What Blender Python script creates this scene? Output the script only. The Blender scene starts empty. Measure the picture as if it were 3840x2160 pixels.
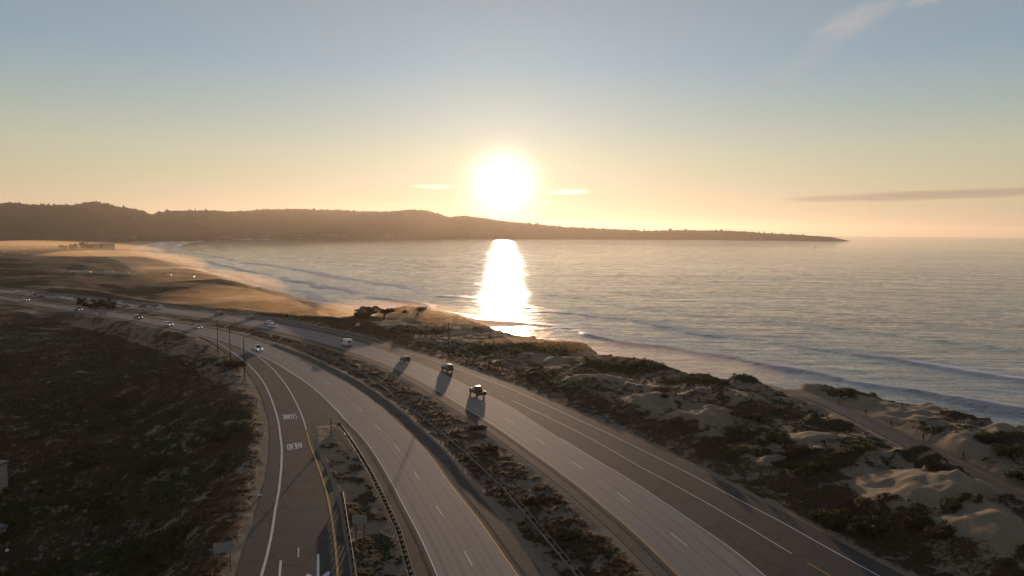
import bpy, bmesh, math, random
import numpy as np
from mathutils import Vector, Matrix
random.seed(7); RNG = np.random.default_rng(7)
C = bpy.context.scene.collection
R = math.radians

# ------------------------------------------------------------------ camera, light, exposure
H = 36.0                        # camera above the road, metres
SEA = -12.0                     # sea level under the road
FPX = 2560.0; PITCH = R(4.78); ROLL = R(0.42)
SUN_AZ = -0.8; SUN_EL = 3.6     # degrees: to the right of straight ahead, above the level
cam_d = bpy.data.cameras.new('camera'); cam = bpy.data.objects.new('camera', cam_d); C.objects.link(cam)
cam_d.sensor_width = 36.0; cam_d.lens = 36.0*FPX/3840.0; cam_d.clip_start = 0.5; cam_d.clip_end = 80000.0
cam.location = (0, 0, H)
cam.rotation_euler = (Matrix.Rotation(R(90)-PITCH, 4, 'X') @ Matrix.Rotation(ROLL, 4, 'Z')).to_euler()
sc = bpy.context.scene; sc.camera = cam
sc.view_settings.view_transform = 'Standard'; sc.view_settings.look = 'None'
sc.view_settings.exposure = 0.0; sc.view_settings.gamma = 1.0
sc.cycles.max_bounces = 6; sc.cycles.volume_bounces = 0; sc.cycles.sample_clamp_indirect = 3.0
sc.cycles.caustics_reflective = False; sc.cycles.caustics_refractive = False

az, el = R(SUN_AZ), R(SUN_EL)
SUN_DIR = Vector((math.sin(az)*math.cos(el), math.cos(az)*math.cos(el), math.sin(el)))
sun_d = bpy.data.lights.new('sun', 'SUN'); sun = bpy.data.objects.new('sun', sun_d); C.objects.link(sun)
sun_d.energy = 4.4; sun_d.angle = R(0.55); sun_d.color = (1.0, 0.66, 0.42)
sun.rotation_euler = SUN_DIR.to_track_quat('Z', 'Y').to_euler(); sun.location = (0, 200, 300)

world = bpy.data.worlds.new('World'); sc.world = world; world.use_nodes = True
wt = world.node_tree; wt.nodes.clear()
def N(t, kind, **kw):
    n = t.nodes.new(kind)
    for k, v in kw.items(): setattr(n, k, v)
    return n
def mathn(t, op, a, b=None, clamp=False):
    n = N(t, 'ShaderNodeMath', operation=op); n.use_clamp = clamp
    for i, v in enumerate((a, b)):
        if v is None: continue
        if isinstance(v, (int, float)): n.inputs[i].default_value = v
        else: t.links.new(v, n.inputs[i])
    return n.outputs[0]
def mixc(t, f, a, b, mode='MIX'):
    n = N(t, 'ShaderNodeMix', data_type='RGBA', blend_type=mode)
    for s, v in ((0, f), (6, a), (7, b)):
        if isinstance(v, (int, float)): n.inputs[s].default_value = v
        elif isinstance(v, (tuple, list)): n.inputs[s].default_value = (*v[:3], 1)
        else: t.links.new(v, n.inputs[s])
    return n.outputs[2]
def ramp(t, f, stops):
    n = N(t, 'ShaderNodeValToRGB'); e = n.color_ramp.elements
    while len(e) < len(stops): e.new(0.5)
    for q, (p, c) in zip(e, stops): q.position = p; q.color = (*c, 1) if len(c) == 3 else c
    t.links.new(f, n.inputs[0]); return n.outputs[0]
def build_world():
    t = wt; L = t.links.new
    out = N(t, 'ShaderNodeOutputWorld'); bg = N(t, 'ShaderNodeBackground')
    sky = N(t, 'ShaderNodeTexSky', sky_type='NISHITA'); sky.sun_disc = False
    sky.sun_elevation = R(SUN_EL); sky.sun_rotation = R(SUN_AZ); sky.altitude = 40
    sky.air_density = 1.0; sky.dust_density = SKY_DUST; sky.ozone_density = 1.4
    co = N(t, 'ShaderNodeTexCoord')
    # circumsolar aureole of a hazy evening sky and lens bloom put into the sky colour, by angle to the sun
    dt = N(t, 'ShaderNodeVectorMath', operation='DOT_PRODUCT'); L(co.outputs['Generated'], dt.inputs[0]); dt.inputs[1].default_value = SUN_DIR
    ang = mathn(t, 'MULTIPLY', mathn(t, 'ARCCOSINE', mathn(t, 'MINIMUM', dt.outputs['Value'], 1.0)), 180/math.pi)
    def gl(w, p): return mathn(t, 'POWER', 2.71828, mathn(t, 'MULTIPLY', mathn(t, 'POWER', mathn(t, 'DIVIDE', ang, w), p), -1.0))
    sep = N(t, 'ShaderNodeSeparateXYZ'); L(co.outputs['Generated'], sep.inputs[0]); z = sep.outputs[2]
    base = mixc(t, 1.0, sky.outputs[0], (NISH,)*3, 'MULTIPLY')
    # evening veil over the clear-sky model: dusty low layer by elevation, broad glow by angle from the sun
    eln0 = mathn(t, 'MULTIPLY', mathn(t, 'ARCSINE', z), 180/math.pi)
    veil = ramp(t, mathn(t, 'DIVIDE', eln0, 90.0, True), [(e/90.0, tuple(v*10 for v in c)) for e, c in VEIL])
    def scaled(col, f):
        n = N(t, 'ShaderNodeVectorMath', operation='SCALE'); n.inputs[0].default_value = col; L(f, n.inputs['Scale']); return n.outputs[0]
    tot = mixc(t, 1.0, base, veil, 'ADD')
    for w, p, col in (BLOOM, AUR2, AUR3): tot = mixc(t, 1.0, tot, scaled(col, gl(w, p)), 'ADD')
    # thin clouds: wisps at given bearings and elevations
    azn = mathn(t, 'MULTIPLY', mathn(t, 'ARCTAN2', sep.outputs[0], sep.outputs[1]), 180/math.pi)
    eln = mathn(t, 'MULTIPLY', mathn(t, 'ARCSINE', z), 180/math.pi)
    cv = N(t, 'ShaderNodeCombineXYZ'); L(azn, cv.inputs[0]); L(eln, cv.inputs[1])
    def cloud(azc, elc, wa, we, slope, nsx, nsy, col, amt, lo=.42, hi=.62):
        nonlocal tot
        dx = mathn(t, 'SUBTRACT', azn, azc)
        dy = mathn(t, 'SUBTRACT', mathn(t, 'SUBTRACT', eln, elc), mathn(t, 'MULTIPLY', dx, slope))
        r = mathn(t, 'ADD', mathn(t, 'POWER', mathn(t, 'ABSOLUTE', mathn(t, 'DIVIDE', dx, wa)), 2.0), mathn(t, 'POWER', mathn(t, 'ABSOLUTE', mathn(t, 'DIVIDE', dy, we)), 2.0))
        m = mathn(t, 'SUBTRACT', 1.0, r, True)
        mp = N(t, 'ShaderNodeMapping'); L(cv.outputs[0], mp.inputs[0]); mp.inputs['Scale'].default_value = (nsx, nsy, 1); mp.inputs['Rotation'].default_value = (0, 0, -math.atan(slope))
        no = N(t, 'ShaderNodeTexNoise'); no.inputs['Scale'].default_value = 1.0; no.inputs['Detail'].default_value = 5; no.inputs['Roughness'].default_value = .6; no.inputs['Distortion'].default_value = .6
        L(mp.outputs[0], no.inputs['Vector'])
        f = N(t, 'ShaderNodeMapRange'); f.inputs[1].default_value = lo; f.inputs[2].default_value = hi; L(mathn(t, 'ADD', mathn(t, 'MULTIPLY', no.outputs[0], .7), mathn(t, 'MULTIPLY', m, .3)), f.inputs[0])
        f = mathn(t, 'MULTIPLY', mathn(t, 'MULTIPLY', f.outputs[0], mathn(t, 'POWER', m, .6)), amt)
        tot = mixc(t, f, tot, col)
    for a in CLOUDS: cloud(*a)
    L(tot, bg.inputs[0]); bg.inputs[1].default_value = 1.0
    # the Sky Texture is physically bright: strength folded into one scale
    bg.inputs[1].default_value = SKY_STRENGTH
    L(bg.outputs[0], out.inputs[0])
SKY_DUST = .3; SKY_STRENGTH = 0.1; NISH = .03
VEIL = [(0, (.53, .42, .27)), (2.5, (.54, .45, .28)), (6, (.44, .455, .33)), (9, (.31, .385, .37)), (13, (.205, .31, .395)), (18, (.195, .262, .33)), (28, (.19, .195, .225)), (50, (.055, .085, .13)), (90, (.04, .06, .09))]
BLOOM = (3.0, 4.0, (4.5, 4.6, 5.0)); AUR2 = (3.6, 1.0, (4.0, 2.8, 1.3)); AUR3 = (22.0, 1.0, (2.5, 2.45, 2.2))  # first term: lens bloom around the sun put into the sky; rest: aureole
CLOUDS = [(31.0, 2.75, 11.0, .42, .022, .16, 2.6, (3.5, 2.7, 2.3), .8, .34, .52),
          (25.8, 15.2, 3.4, 1.2, .28, .5, .9, (5.3, 4.9, 4.7), .5, .38, .64),
          (31.5, 16.6, 3.0, 1.0, .25, .6, 1.0, (5.4, 4.8, 4.5), .6, .38, .58),
          (23.0, 13.0, 5.0, 1.6, .5, .4, .8, (4.6, 4.5, 4.4), .3, .42, .66),
          (-6.6, 3.6, 2.0, .26, .0, 1.3, 8.0, (17, 14, 9), .8, .40, .60),
          (4.6, 3.25, 2.2, .30, .05, 1.2, 7.0, (19, 16, 11), .85, .40, .60),
          (-11.0, 2.7, 3.0, .3, -.06, .7, 5.0, (9, 6.2, 3.4), .35, .40, .6)]
build_world()

# ------------------------------------------------------------------ small helpers
CP, SP_, CR, SR = math.cos(PITCH), math.sin(PITCH), math.cos(ROLL), math.sin(ROLL)
def ray(px, py):
    u = (px-1920)/FPX; v = (1080-py)/FPX
    u2 = CR*u - SR*v; v2 = SR*u + CR*v
    return (u2, CP+v2*SP_, -SP_+v2*CP)
def G(px, py, z=0.0):
    d = ray(px, py); t = (H-z)/-d[2]
    return np.array([d[0]*t, d[1]*t])
def smooth_curve(pts, z=0.0, step=1.5, soft=1.0):
    w = np.array([G(*p, z) for p in pts])
    # extend both ends straight so smoothing does not pull them in
    w = np.vstack([w[0]-(w[1]-w[0]), w, w[-1]+(w[-1]-w[-2])])
    s = np.concatenate([[0], np.cumsum(np.linalg.norm(np.diff(w, axis=0), axis=1))])
    n = int(s[-1]/step)+2; q = np.linspace(0, s[-1], n)
    P = np.stack([np.interp(q, s, w[:, i]) for i in (0, 1)], 1)
    out = P.copy()
    lo_, hi_ = s[1], s[-2]
    r = np.linalg.norm(P, axis=1); sig = np.clip((r-60)*.055, 1.5, 22)*soft
    idx = np.arange(n)
    for i in range(n):
        g = np.exp(-.5*((idx-i)*step/sig[i])**2)
        g[np.abs(idx-i) > min(i, n-1-i)] = 0       # symmetric window keeps the ends in place
        out[i] = (P*g[:, None]).sum(0)/g.sum()
    k = (q >= lo_-1e-6) & (q <= hi_+1e-6) if n > 6 else np.ones(n, bool)
    return out[k] if k.sum() > 3 else out
def tangents(P):
    T = np.gradient(P, axis=0); return T/np.linalg.norm(T, axis=1)[:, None]
def offset(P, d):                                  # d > 0: to the right of travel direction of the point order
    T = tangents(P); return P + np.stack([T[:, 1], -T[:, 0]], 1)*d
def match(A, B):                                   # for each point of A its nearest place on B
    out = np.empty_like(A)
    S, E = B[:-1], B[1:]; D = E-S; LL = (D**2).sum(1)
    for i, p in enumerate(A):
        t = np.clip(((p-S)*D).sum(1)/LL, 0, 1); Q = S+D*t[:, None]
        out[i] = Q[np.argmin(((Q-p)**2).sum(1))]
    return out
def poly_sdf(x, y, poly):                          # signed distance, negative inside
    x = x.ravel(); y = y.ravel(); d = np.full(x.shape, 1e18); ins = np.zeros(x.shape, bool)
    n = len(poly)
    for i in range(n):
        x0, y0 = poly[i]; x1, y1 = poly[(i+1) % n]
        dx, dy = x1-x0, y1-y0; l = dx*dx+dy*dy+1e-12
        t = np.clip(((x-x0)*dx+(y-y0)*dy)/l, 0, 1)
        np.minimum(d, (x-x0-t*dx)**2+(y-y0-t*dy)**2, out=d)
        if y0 != y1:
            c = ((y0 > y) != (y1 > y)) & (x < (x1-x0)*(y-y0)/(y1-y0)+x0); ins ^= c
    d = np.sqrt(d); return np.where(ins, -d, d)
def line_dist(x, y, P):
    d = np.full(x.shape, 1e18)
    for i in range(len(P)-1):
        x0, y0 = P[i]; x1, y1 = P[i+1]; dx, dy = x1-x0, y1-y0; l = dx*dx+dy*dy+1e-12
        t = np.clip(((x-x0)*dx+(y-y0)*dy)/l, 0, 1)
        np.minimum(d, (x-x0-t*dx)**2+(y-y0-t*dy)**2, out=d)
    return np.sqrt(d)
def sstep(a, b, x):
    t = np.clip((x-a)/(b-a), 0, 1); return t*t*(3-2*t)
def gnoise(x, y, seed=0):
    xi = np.floor(x).astype(np.int64); yi = np.floor(y).astype(np.int64); xf = x-xi; yf = y-yi
    def g(ix, iy, fx, fy):
        h = (ix*374761393 + iy*668265263 + seed*974634777) & 0xffffffff
        h = ((h ^ (h >> 13))*1274126177) & 0xffffffff; h = h ^ (h >> 16)
        a = (h & 0xffff)/65536.0*2*math.pi
        return np.cos(a)*fx + np.sin(a)*fy
    u = xf*xf*xf*(xf*(xf*6-15)+10); v = yf*yf*yf*(yf*(yf*6-15)+10)
    n00 = g(xi, yi, xf, yf); n10 = g(xi+1, yi, xf-1, yf); n01 = g(xi, yi+1, xf, yf-1); n11 = g(xi+1, yi+1, xf-1, yf-1)
    return (n00*(1-u)+n10*u)*(1-v) + (n01*(1-u)+n11*u)*v
def fbm(x, y, seed, octv=4, gain=.5):
    s = 0; a = 1; n = 0
    for o in range(octv):
        s = s + a*gnoise(x*2**o, y*2**o, seed+o*17); n += a; a *= gain
    return s/n*1.6

def lod(x, y, r, sx, sy, seed, octv, gain=.5):
    """the same kind of noise in ever broader bands with distance, blended"""
    out = 0; lr = np.log(np.clip(r/150, 1, 8))/math.log(2.2)
    for k in range(4):
        w = np.clip(1-np.abs(lr-k), 0, 1)
        if w.any(): f = 2.2**k*.9; out = out + w*fbm(x/sx/f, y/sy/f, seed+k*1000, octv, gain)
    return out

def add_mesh(name, verts, faces, mat=None, parent=None, smooth=False):
    me = bpy.data.meshes.new(name); me.from_pydata([tuple(map(float, v)) for v in verts], [], [tuple(f) for f in faces]); me.update()
    if smooth: me.polygons.foreach_set('use_smooth', [True]*len(me.polygons))
    o = bpy.data.objects.new(name, me); C.objects.link(o)
    if mat: me.materials.append(mat)
    if parent: o.parent = parent
    return o
def grid_mesh(name, V, nu, nv, mat, keep=None, smooth=True, attrs=None):
    """V: (nu*nv,3) points, row-major over nu then nv; keep: vertex mask"""
    idx = np.arange(nu*nv).reshape(nu, nv)
    q = np.stack([idx[:-1, :-1], idx[1:, :-1], idx[1:, 1:], idx[:-1, 1:]], -1).reshape(-1, 4)
    if keep is not None:
        q = q[keep[q].any(1)]
        used = np.zeros(nu*nv, bool); used[q.ravel()] = True
        remap = np.cumsum(used)-1; V = V[used]; q = remap[q]
        if attrs: attrs = {k: a[used] for k, a in attrs.items()}
    me = bpy.data.meshes.new(name)
    me.vertices.add(len(V)); me.vertices.foreach_set('co', V.astype(np.float32).ravel())
    me.loops.add(q.size); me.loops.foreach_set('vertex_index', q.astype(np.int32).ravel())
    me.polygons.add(len(q)); me.polygons.foreach_set('loop_start', np.arange(0, q.size, 4, dtype=np.int32))
    me.polygons.foreach_set('loop_total', np.full(len(q), 4, np.int32))
    me.polygons.foreach_set('use_smooth', np.full(len(q), smooth)); me.update(calc_edges=True)
    for k, a in (attrs or {}).items():
        at = me.attributes.new(k, 'FLOAT', 'POINT'); at.data.foreach_set('value', a.astype(np.float32))
    me.materials.append(mat)
    o = bpy.data.objects.new(name, me); C.objects.link(o); return o
def soup(name, V, F, mat, attrs=None, parent=None):   # triangles from numpy
    me = bpy.data.meshes.new(name)
    me.vertices.add(len(V)); me.vertices.foreach_set('co', V.astype(np.float32).ravel())
    me.loops.add(F.size); me.loops.foreach_set('vertex_index', F.astype(np.int32).ravel())
    k = F.shape[1]
    me.polygons.add(len(F)); me.polygons.foreach_set('loop_start', np.arange(0, F.size, k, dtype=np.int32))
    me.polygons.foreach_set('loop_total', np.full(len(F), k, np.int32)); me.update(calc_edges=True)
    for kk, a in (attrs or {}).items():
        at = me.attributes.new(kk, 'FLOAT', 'POINT'); at.data.foreach_set('value', a.astype(np.float32))
    me.materials.append(mat)
    o = bpy.data.objects.new(name, me); C.objects.link(o)
    if parent: o.parent = parent
    return o
def tag(o, label=None, cat=None, group=None, kind=None):
    if label: o['label'] = label
    if cat: o['category'] = cat
    if group: o['group'] = group
    if kind: o['kind'] = kind
    return o
def empty(name, loc, rz=0.0):
    o = bpy.data.objects.new(name, None); C.objects.link(o); o.location = loc; o.rotation_euler = (0, 0, rz); o.empty_display_size = .3; return o
def box(bm, x0, x1, y0, y1, z0, z1, bev=0):
    r = bmesh.ops.create_cube(bm, size=1)['verts']
    for v in r: v.co = Vector(((x0+x1)/2+v.co.x*(x1-x0), (y0+y1)/2+v.co.y*(y1-y0), (z0+z1)/2+v.co.z*(z1-z0)))
    if bev:
        es = list({e for v in r for e in v.link_edges}); bmesh.ops.bevel(bm, geom=es, offset=bev, segments=2, affect='EDGES', profile=.6)
def tube(bm, pts, rads, seg=8):
    pts = [Vector(p) for p in pts]; rings = []
    for i, p in enumerate(pts):
        d = (pts[min(i+1, len(pts)-1)]-pts[max(i-1, 0)]).normalized()
        a = d.orthogonal().normalized() if abs(d.z) > .9 else d.cross(Vector((0, 0, 1))).normalized(); b = d.cross(a)
        rings.append([bm.verts.new(p+(a*math.cos(2*math.pi*k/seg)+b*math.sin(2*math.pi*k/seg))*rads[i]) for k in range(seg)])
    for r0, r1 in zip(rings, rings[1:]):
        for k in range(seg): bm.faces.new((r0[k], r0[(k+1) % seg], r1[(k+1) % seg], r1[k]))
    bm.faces.new(rings[0][::-1]); bm.faces.new(rings[-1])
def bmobj(name, bm, mat, parent=None, smooth=False, outward=False):
    bmesh.ops.recalc_face_normals(bm, faces=bm.faces)
    if outward and bm.calc_volume(signed=True) < 0: bmesh.ops.reverse_faces(bm, faces=bm.faces)
    me = bpy.data.meshes.new(name); bm.to_mesh(me); bm.free(); me.materials.append(mat)
    if smooth: me.polygons.foreach_set('use_smooth', [True]*len(me.polygons))
    o = bpy.data.objects.new(name, me); C.objects.link(o)
    if parent: o.parent = parent
    return o
def copy_tree(o, parent=None):
    c = o.copy(); C.objects.link(c); c.parent = parent
    for ch in list(o.children): copy_tree(ch, c)
    return c

# ------------------------------------------------------------------ materials
def new_mat(name):
    m = bpy.data.materials.new(name); m.use_nodes = True; t = m.node_tree
    return m, t, t.nodes['Principled BSDF']
def simple(name, col, rough=.6, metal=0, coat=0, spec=.5, var=.0, scale=3.0):
    m, t, b = new_mat(name)
    b.inputs['Roughness'].default_value = rough; b.inputs['Metallic'].default_value = metal; b.inputs['Coat Weight'].default_value = coat
    b.inputs['Specular IOR Level'].default_value = spec
    if var:
        co = N(t, 'ShaderNodeTexCoord'); no = N(t, 'ShaderNodeTexNoise'); no.inputs['Scale'].default_value = scale; no.inputs['Detail'].default_value = 4
        t.links.new(co.outputs['Object'], no.inputs['Vector'])
        c = ramp(t, no.outputs[0], [(.3, tuple(v*(1-var) for v in col)), (.7, tuple(min(1, v*(1+var)) for v in col))])
        t.links.new(c, b.inputs['Base Color'])
    else: b.inputs['Base Color'].default_value = (*col, 1)
    return m
def noise(t, vec, scale, detail=4, rough=.55, dist=0.0):
    n = N(t, 'ShaderNodeTexNoise'); n.inputs['Scale'].default_value = scale; n.inputs['Detail'].default_value = detail; n.inputs['Roughness'].default_value = rough; n.inputs['Distortion'].default_value = dist
    t.links.new(vec, n.inputs['Vector']); return n.outputs[0]
def stretch(t, vec, s, rz=0.0):
    n = N(t, 'ShaderNodeMapping'); n.inputs['Scale'].default_value = s; n.inputs['Rotation'].default_value = (0, 0, rz); t.links.new(vec, n.inputs[0]); return n.outputs[0]
def attr(t, name):
    n = N(t, 'ShaderNodeAttribute'); n.attribute_name = name; return n.outputs['Fac']
def bump(t, b, h, dist, strength=1.0):
    n = N(t, 'ShaderNodeBump'); n.inputs['Distance'].default_value = dist; n.inputs['Strength'].default_value = strength
    t.links.new(h, n.inputs['Height']); t.links.new(n.outputs[0], b.inputs['Normal'])

SAND_A, SAND_B = (.24, .185, .13), (.37, .29, .205)
def mat_terrain():
    m, t, b = new_mat('dune_ground'); L = t.links.new
    geo = N(t, 'ShaderNodeNewGeometry'); P = geo.outputs['Position']
    veg, tone = attr(t, 'veg'), attr(t, 'tone')
    n1 = noise(t, P, .35, 6, .65); n2 = noise(t, P, 2.2, 5, .65); n3 = noise(t, P, .07, 3)
    sand = mixc(t, n1, SAND_A, SAND_B); sand = mixc(t, mathn(t, 'MULTIPLY', n2, .55), sand, (.13, .10, .075))
    g1 = mixc(t, n1, (.018, .024, .010), (.05, .055, .022))           # ice plant and sage
    g2 = mixc(t, n2, (.040, .022, .012), (.09, .056, .030))            # rusty and dry growth
    vegc = mixc(t, mathn(t, 'MULTIPLY', mathn(t, 'SUBTRACT', mathn(t, 'ADD', tone, mathn(t, 'MULTIPLY', n3, .5)), .55), 3.0, True), g1, g2)
    vegc = mixc(t, mathn(t, 'MULTIPLY', mathn(t, 'SUBTRACT', n2, .56), 6.0, True), vegc, (.13, .10, .065))
    f = mathn(t, 'ADD', veg, mathn(t, 'MULTIPLY', mathn(t, 'SUBTRACT', n2, .5), .9))
    mr = N(t, 'ShaderNodeMapRange'); mr.inputs[1].default_value = .40; mr.inputs[2].default_value = .56; L(f, mr.inputs[0])
    n4 = noise(t, P, 5.5, 3, .75); mr2 = N(t, 'ShaderNodeMapRange'); mr2.inputs[1].default_value = .54; mr2.inputs[2].default_value = .66; L(n4, mr2.inputs[0])
    sand = mixc(t, mathn(t, 'MULTIPLY', mr2.outputs[0], mathn(t, 'MULTIPLY', mathn(t, 'SUBTRACT', veg, .06), 2.2, True)), sand, (.075, .055, .035))
    L(mixc(t, mr.outputs[0], sand, vegc), b.inputs['Base Color']); b.inputs['Roughness'].default_value = .95; b.inputs['Specular IOR Level'].default_value = .15
    hgt = mathn(t, 'ADD', mathn(t, 'MULTIPLY', n2, mathn(t, 'ADD', mathn(t, 'MULTIPLY', mr.outputs[0], .5), .10)), mathn(t, 'MULTIPLY', n1, .15))
    bump(t, b, hgt, .8, .7); return m
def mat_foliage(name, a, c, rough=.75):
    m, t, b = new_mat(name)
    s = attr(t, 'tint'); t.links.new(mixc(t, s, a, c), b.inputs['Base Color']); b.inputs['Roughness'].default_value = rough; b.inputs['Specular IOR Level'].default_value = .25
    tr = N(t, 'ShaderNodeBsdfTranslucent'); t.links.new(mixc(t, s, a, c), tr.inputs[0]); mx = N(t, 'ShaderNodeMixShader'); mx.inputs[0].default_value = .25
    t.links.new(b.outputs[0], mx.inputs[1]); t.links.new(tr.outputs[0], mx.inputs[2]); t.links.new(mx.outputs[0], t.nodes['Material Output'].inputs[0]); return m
def mat_asphalt():
    m, t, b = new_mat('asphalt'); geo = N(t, 'ShaderNodeNewGeometry'); P = geo.outputs['Position']
    n1 = noise(t, P, .12, 4); n2 = noise(t, P, 6, 3, .7); n3 = noise(t, P, .6, 5, .6)
    c = mixc(t, n1, (.044, .042, .040), (.066, .061, .056)); c = mixc(t, mathn(t, 'MULTIPLY', n2, .5), c, (.10, .094, .086)); c = mixc(t, mathn(t, 'MULTIPLY', mathn(t, 'SUBTRACT', n3, .58), 4, True), c, (.11, .095, .08))
    vo = N(t, 'ShaderNodeTexVoronoi', feature='DISTANCE_TO_EDGE'); vo.inputs['Scale'].default_value = .16; wv = N(t, 'ShaderNodeVectorMath', operation='ADD'); t.links.new(P, wv.inputs[0]); nn = N(t, 'ShaderNodeTexNoise'); nn.inputs['Scale'].default_value = .4; nn.inputs['Detail'].default_value = 5; t.links.new(P, nn.inputs['Vector']); sc_ = N(t, 'ShaderNodeVectorMath', operation='SCALE'); sc_.inputs['Scale'].default_value = 3.0; t.links.new(nn.outputs['Color'], sc_.inputs[0]); t.links.new(sc_.outputs[0], wv.inputs[1]); t.links.new(wv.outputs[0], vo.inputs['Vector'])
    c = mixc(t, mathn(t, 'MULTIPLY', mathn(t, 'SUBTRACT', 1.0, mathn(t, 'MULTIPLY', vo.outputs['Distance'], 22.0), True), .55), c, (.022, .021, .020))
    t.links.new(c, b.inputs['Base Color']); b.inputs['Roughness'].default_value = .82; b.inputs['Specular IOR Level'].default_value = .3; bump(t, b, n2, .02, .5); return m
def mat_concrete():
    """u across the carriageway in metres, v along it: tyre bands, oil drip, joints, patched slabs"""
    m, t, b = new_mat('lane_concrete'); L = t.links.new
    uv = N(t, 'ShaderNodeUVMap'); sp = N(t, 'ShaderNodeSeparateXYZ'); L(uv.outputs[0], sp.inputs[0]); u, v = sp.outputs[0], sp.outputs[1]
    geo = N(t, 'ShaderNodeNewGeometry'); P = geo.outputs['Position']
    n1 = noise(t, P, .10, 4); n2 = noise(t, P, 4, 3, .7); st = noise(t, stretch(t, uv.outputs[0], (1.8, .02, 1)), 1.0, 4, .6)
    c = mixc(t, n1, (.24, .212, .195), (.315, .278, .258))
    lane = mathn(t, 'ABSOLUTE', mathn(t, 'SUBTRACT', mathn(t, 'MODULO', u, 3.75), 1.87))      # 0 at the lane middle
    wheel = mathn(t, 'SUBTRACT', 1.0, mathn(t, 'MULTIPLY', mathn(t, 'ABSOLUTE', mathn(t, 'SUBTRACT', lane, .85)), 2.2), True)
    c = mixc(t, mathn(t, 'MULTIPLY', wheel, mathn(t, 'MULTIPLY', mathn(t, 'SUBTRACT', mathn(t, 'MULTIPLY', st, 2.6), .75, True), .95)), c, (.125, .105, .095))
    oil = mathn(t, 'SUBTRACT', 1.0, mathn(t, 'MULTIPLY', lane, 3.0), True)
    c = mixc(t, mathn(t, 'MULTIPLY', oil, mathn(t, 'MULTIPLY', st, .6)), c, (.10, .088, .08))
    jt = mathn(t, 'GREATER_THAN', mathn(t, 'ABSOLUTE', mathn(t, 'SUBTRACT', mathn(t, 'MODULO', mathn(t, 'ADD', v, 2000), 4.9), 2.45)), 2.41)
    jc = mathn(t, 'LESS_THAN', mathn(t, 'ABSOLUTE', mathn(t, 'SUBTRACT', u, 3.82)), .03)
    slab = N(t, 'ShaderNodeTexWhiteNoise', noise_dimensions='2D'); fl = N(t, 'ShaderNodeVectorMath', operation='FLOOR')
    L(stretch(t, uv.outputs[0], (1/3.75, 1/4.9, 1)), fl.inputs[0]); L(fl.outputs[0], slab.inputs['Vector'])
    c = mixc(t, mathn(t, 'MULTIPLY', slab.outputs[0], .16), c, (.15, .14, .135))
    c = mixc(t, mathn(t, 'MAXIMUM', mathn(t, 'MULTIPLY', jt, mathn(t, 'MULTIPLY', n1, .5)), mathn(t, 'MULTIPLY', jc, .7)), c, (.05, .045, .042))
    c = mixc(t, mathn(t, 'MULTIPLY', n2, .25), c, (.26, .24, .225))
    L(c, b.inputs['Base Color']); b.inputs['Roughness'].default_value = .78; b.inputs['Specular IOR Level'].default_value = .35; bump(t, b, n2, .015, .5); return m
def mat_paint(name, col):
    m, t, b = new_mat(name); geo = N(t, 'ShaderNodeNewGeometry'); n = noise(t, geo.outputs['Position'], 5, 5, .7); n2 = noise(t, geo.outputs['Position'], .5, 2)
    f = mathn(t, 'MULTIPLY', mathn(t, 'SUBTRACT', mathn(t, 'ADD', n, mathn(t, 'MULTIPLY', n2, .4)), .74), 5, True)
    t.links.new(mixc(t, mathn(t, 'MULTIPLY', f, .6), col, (.2, .19, .18)), b.inputs['Base Color']); b.inputs['Roughness'].default_value = .7; return m
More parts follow.
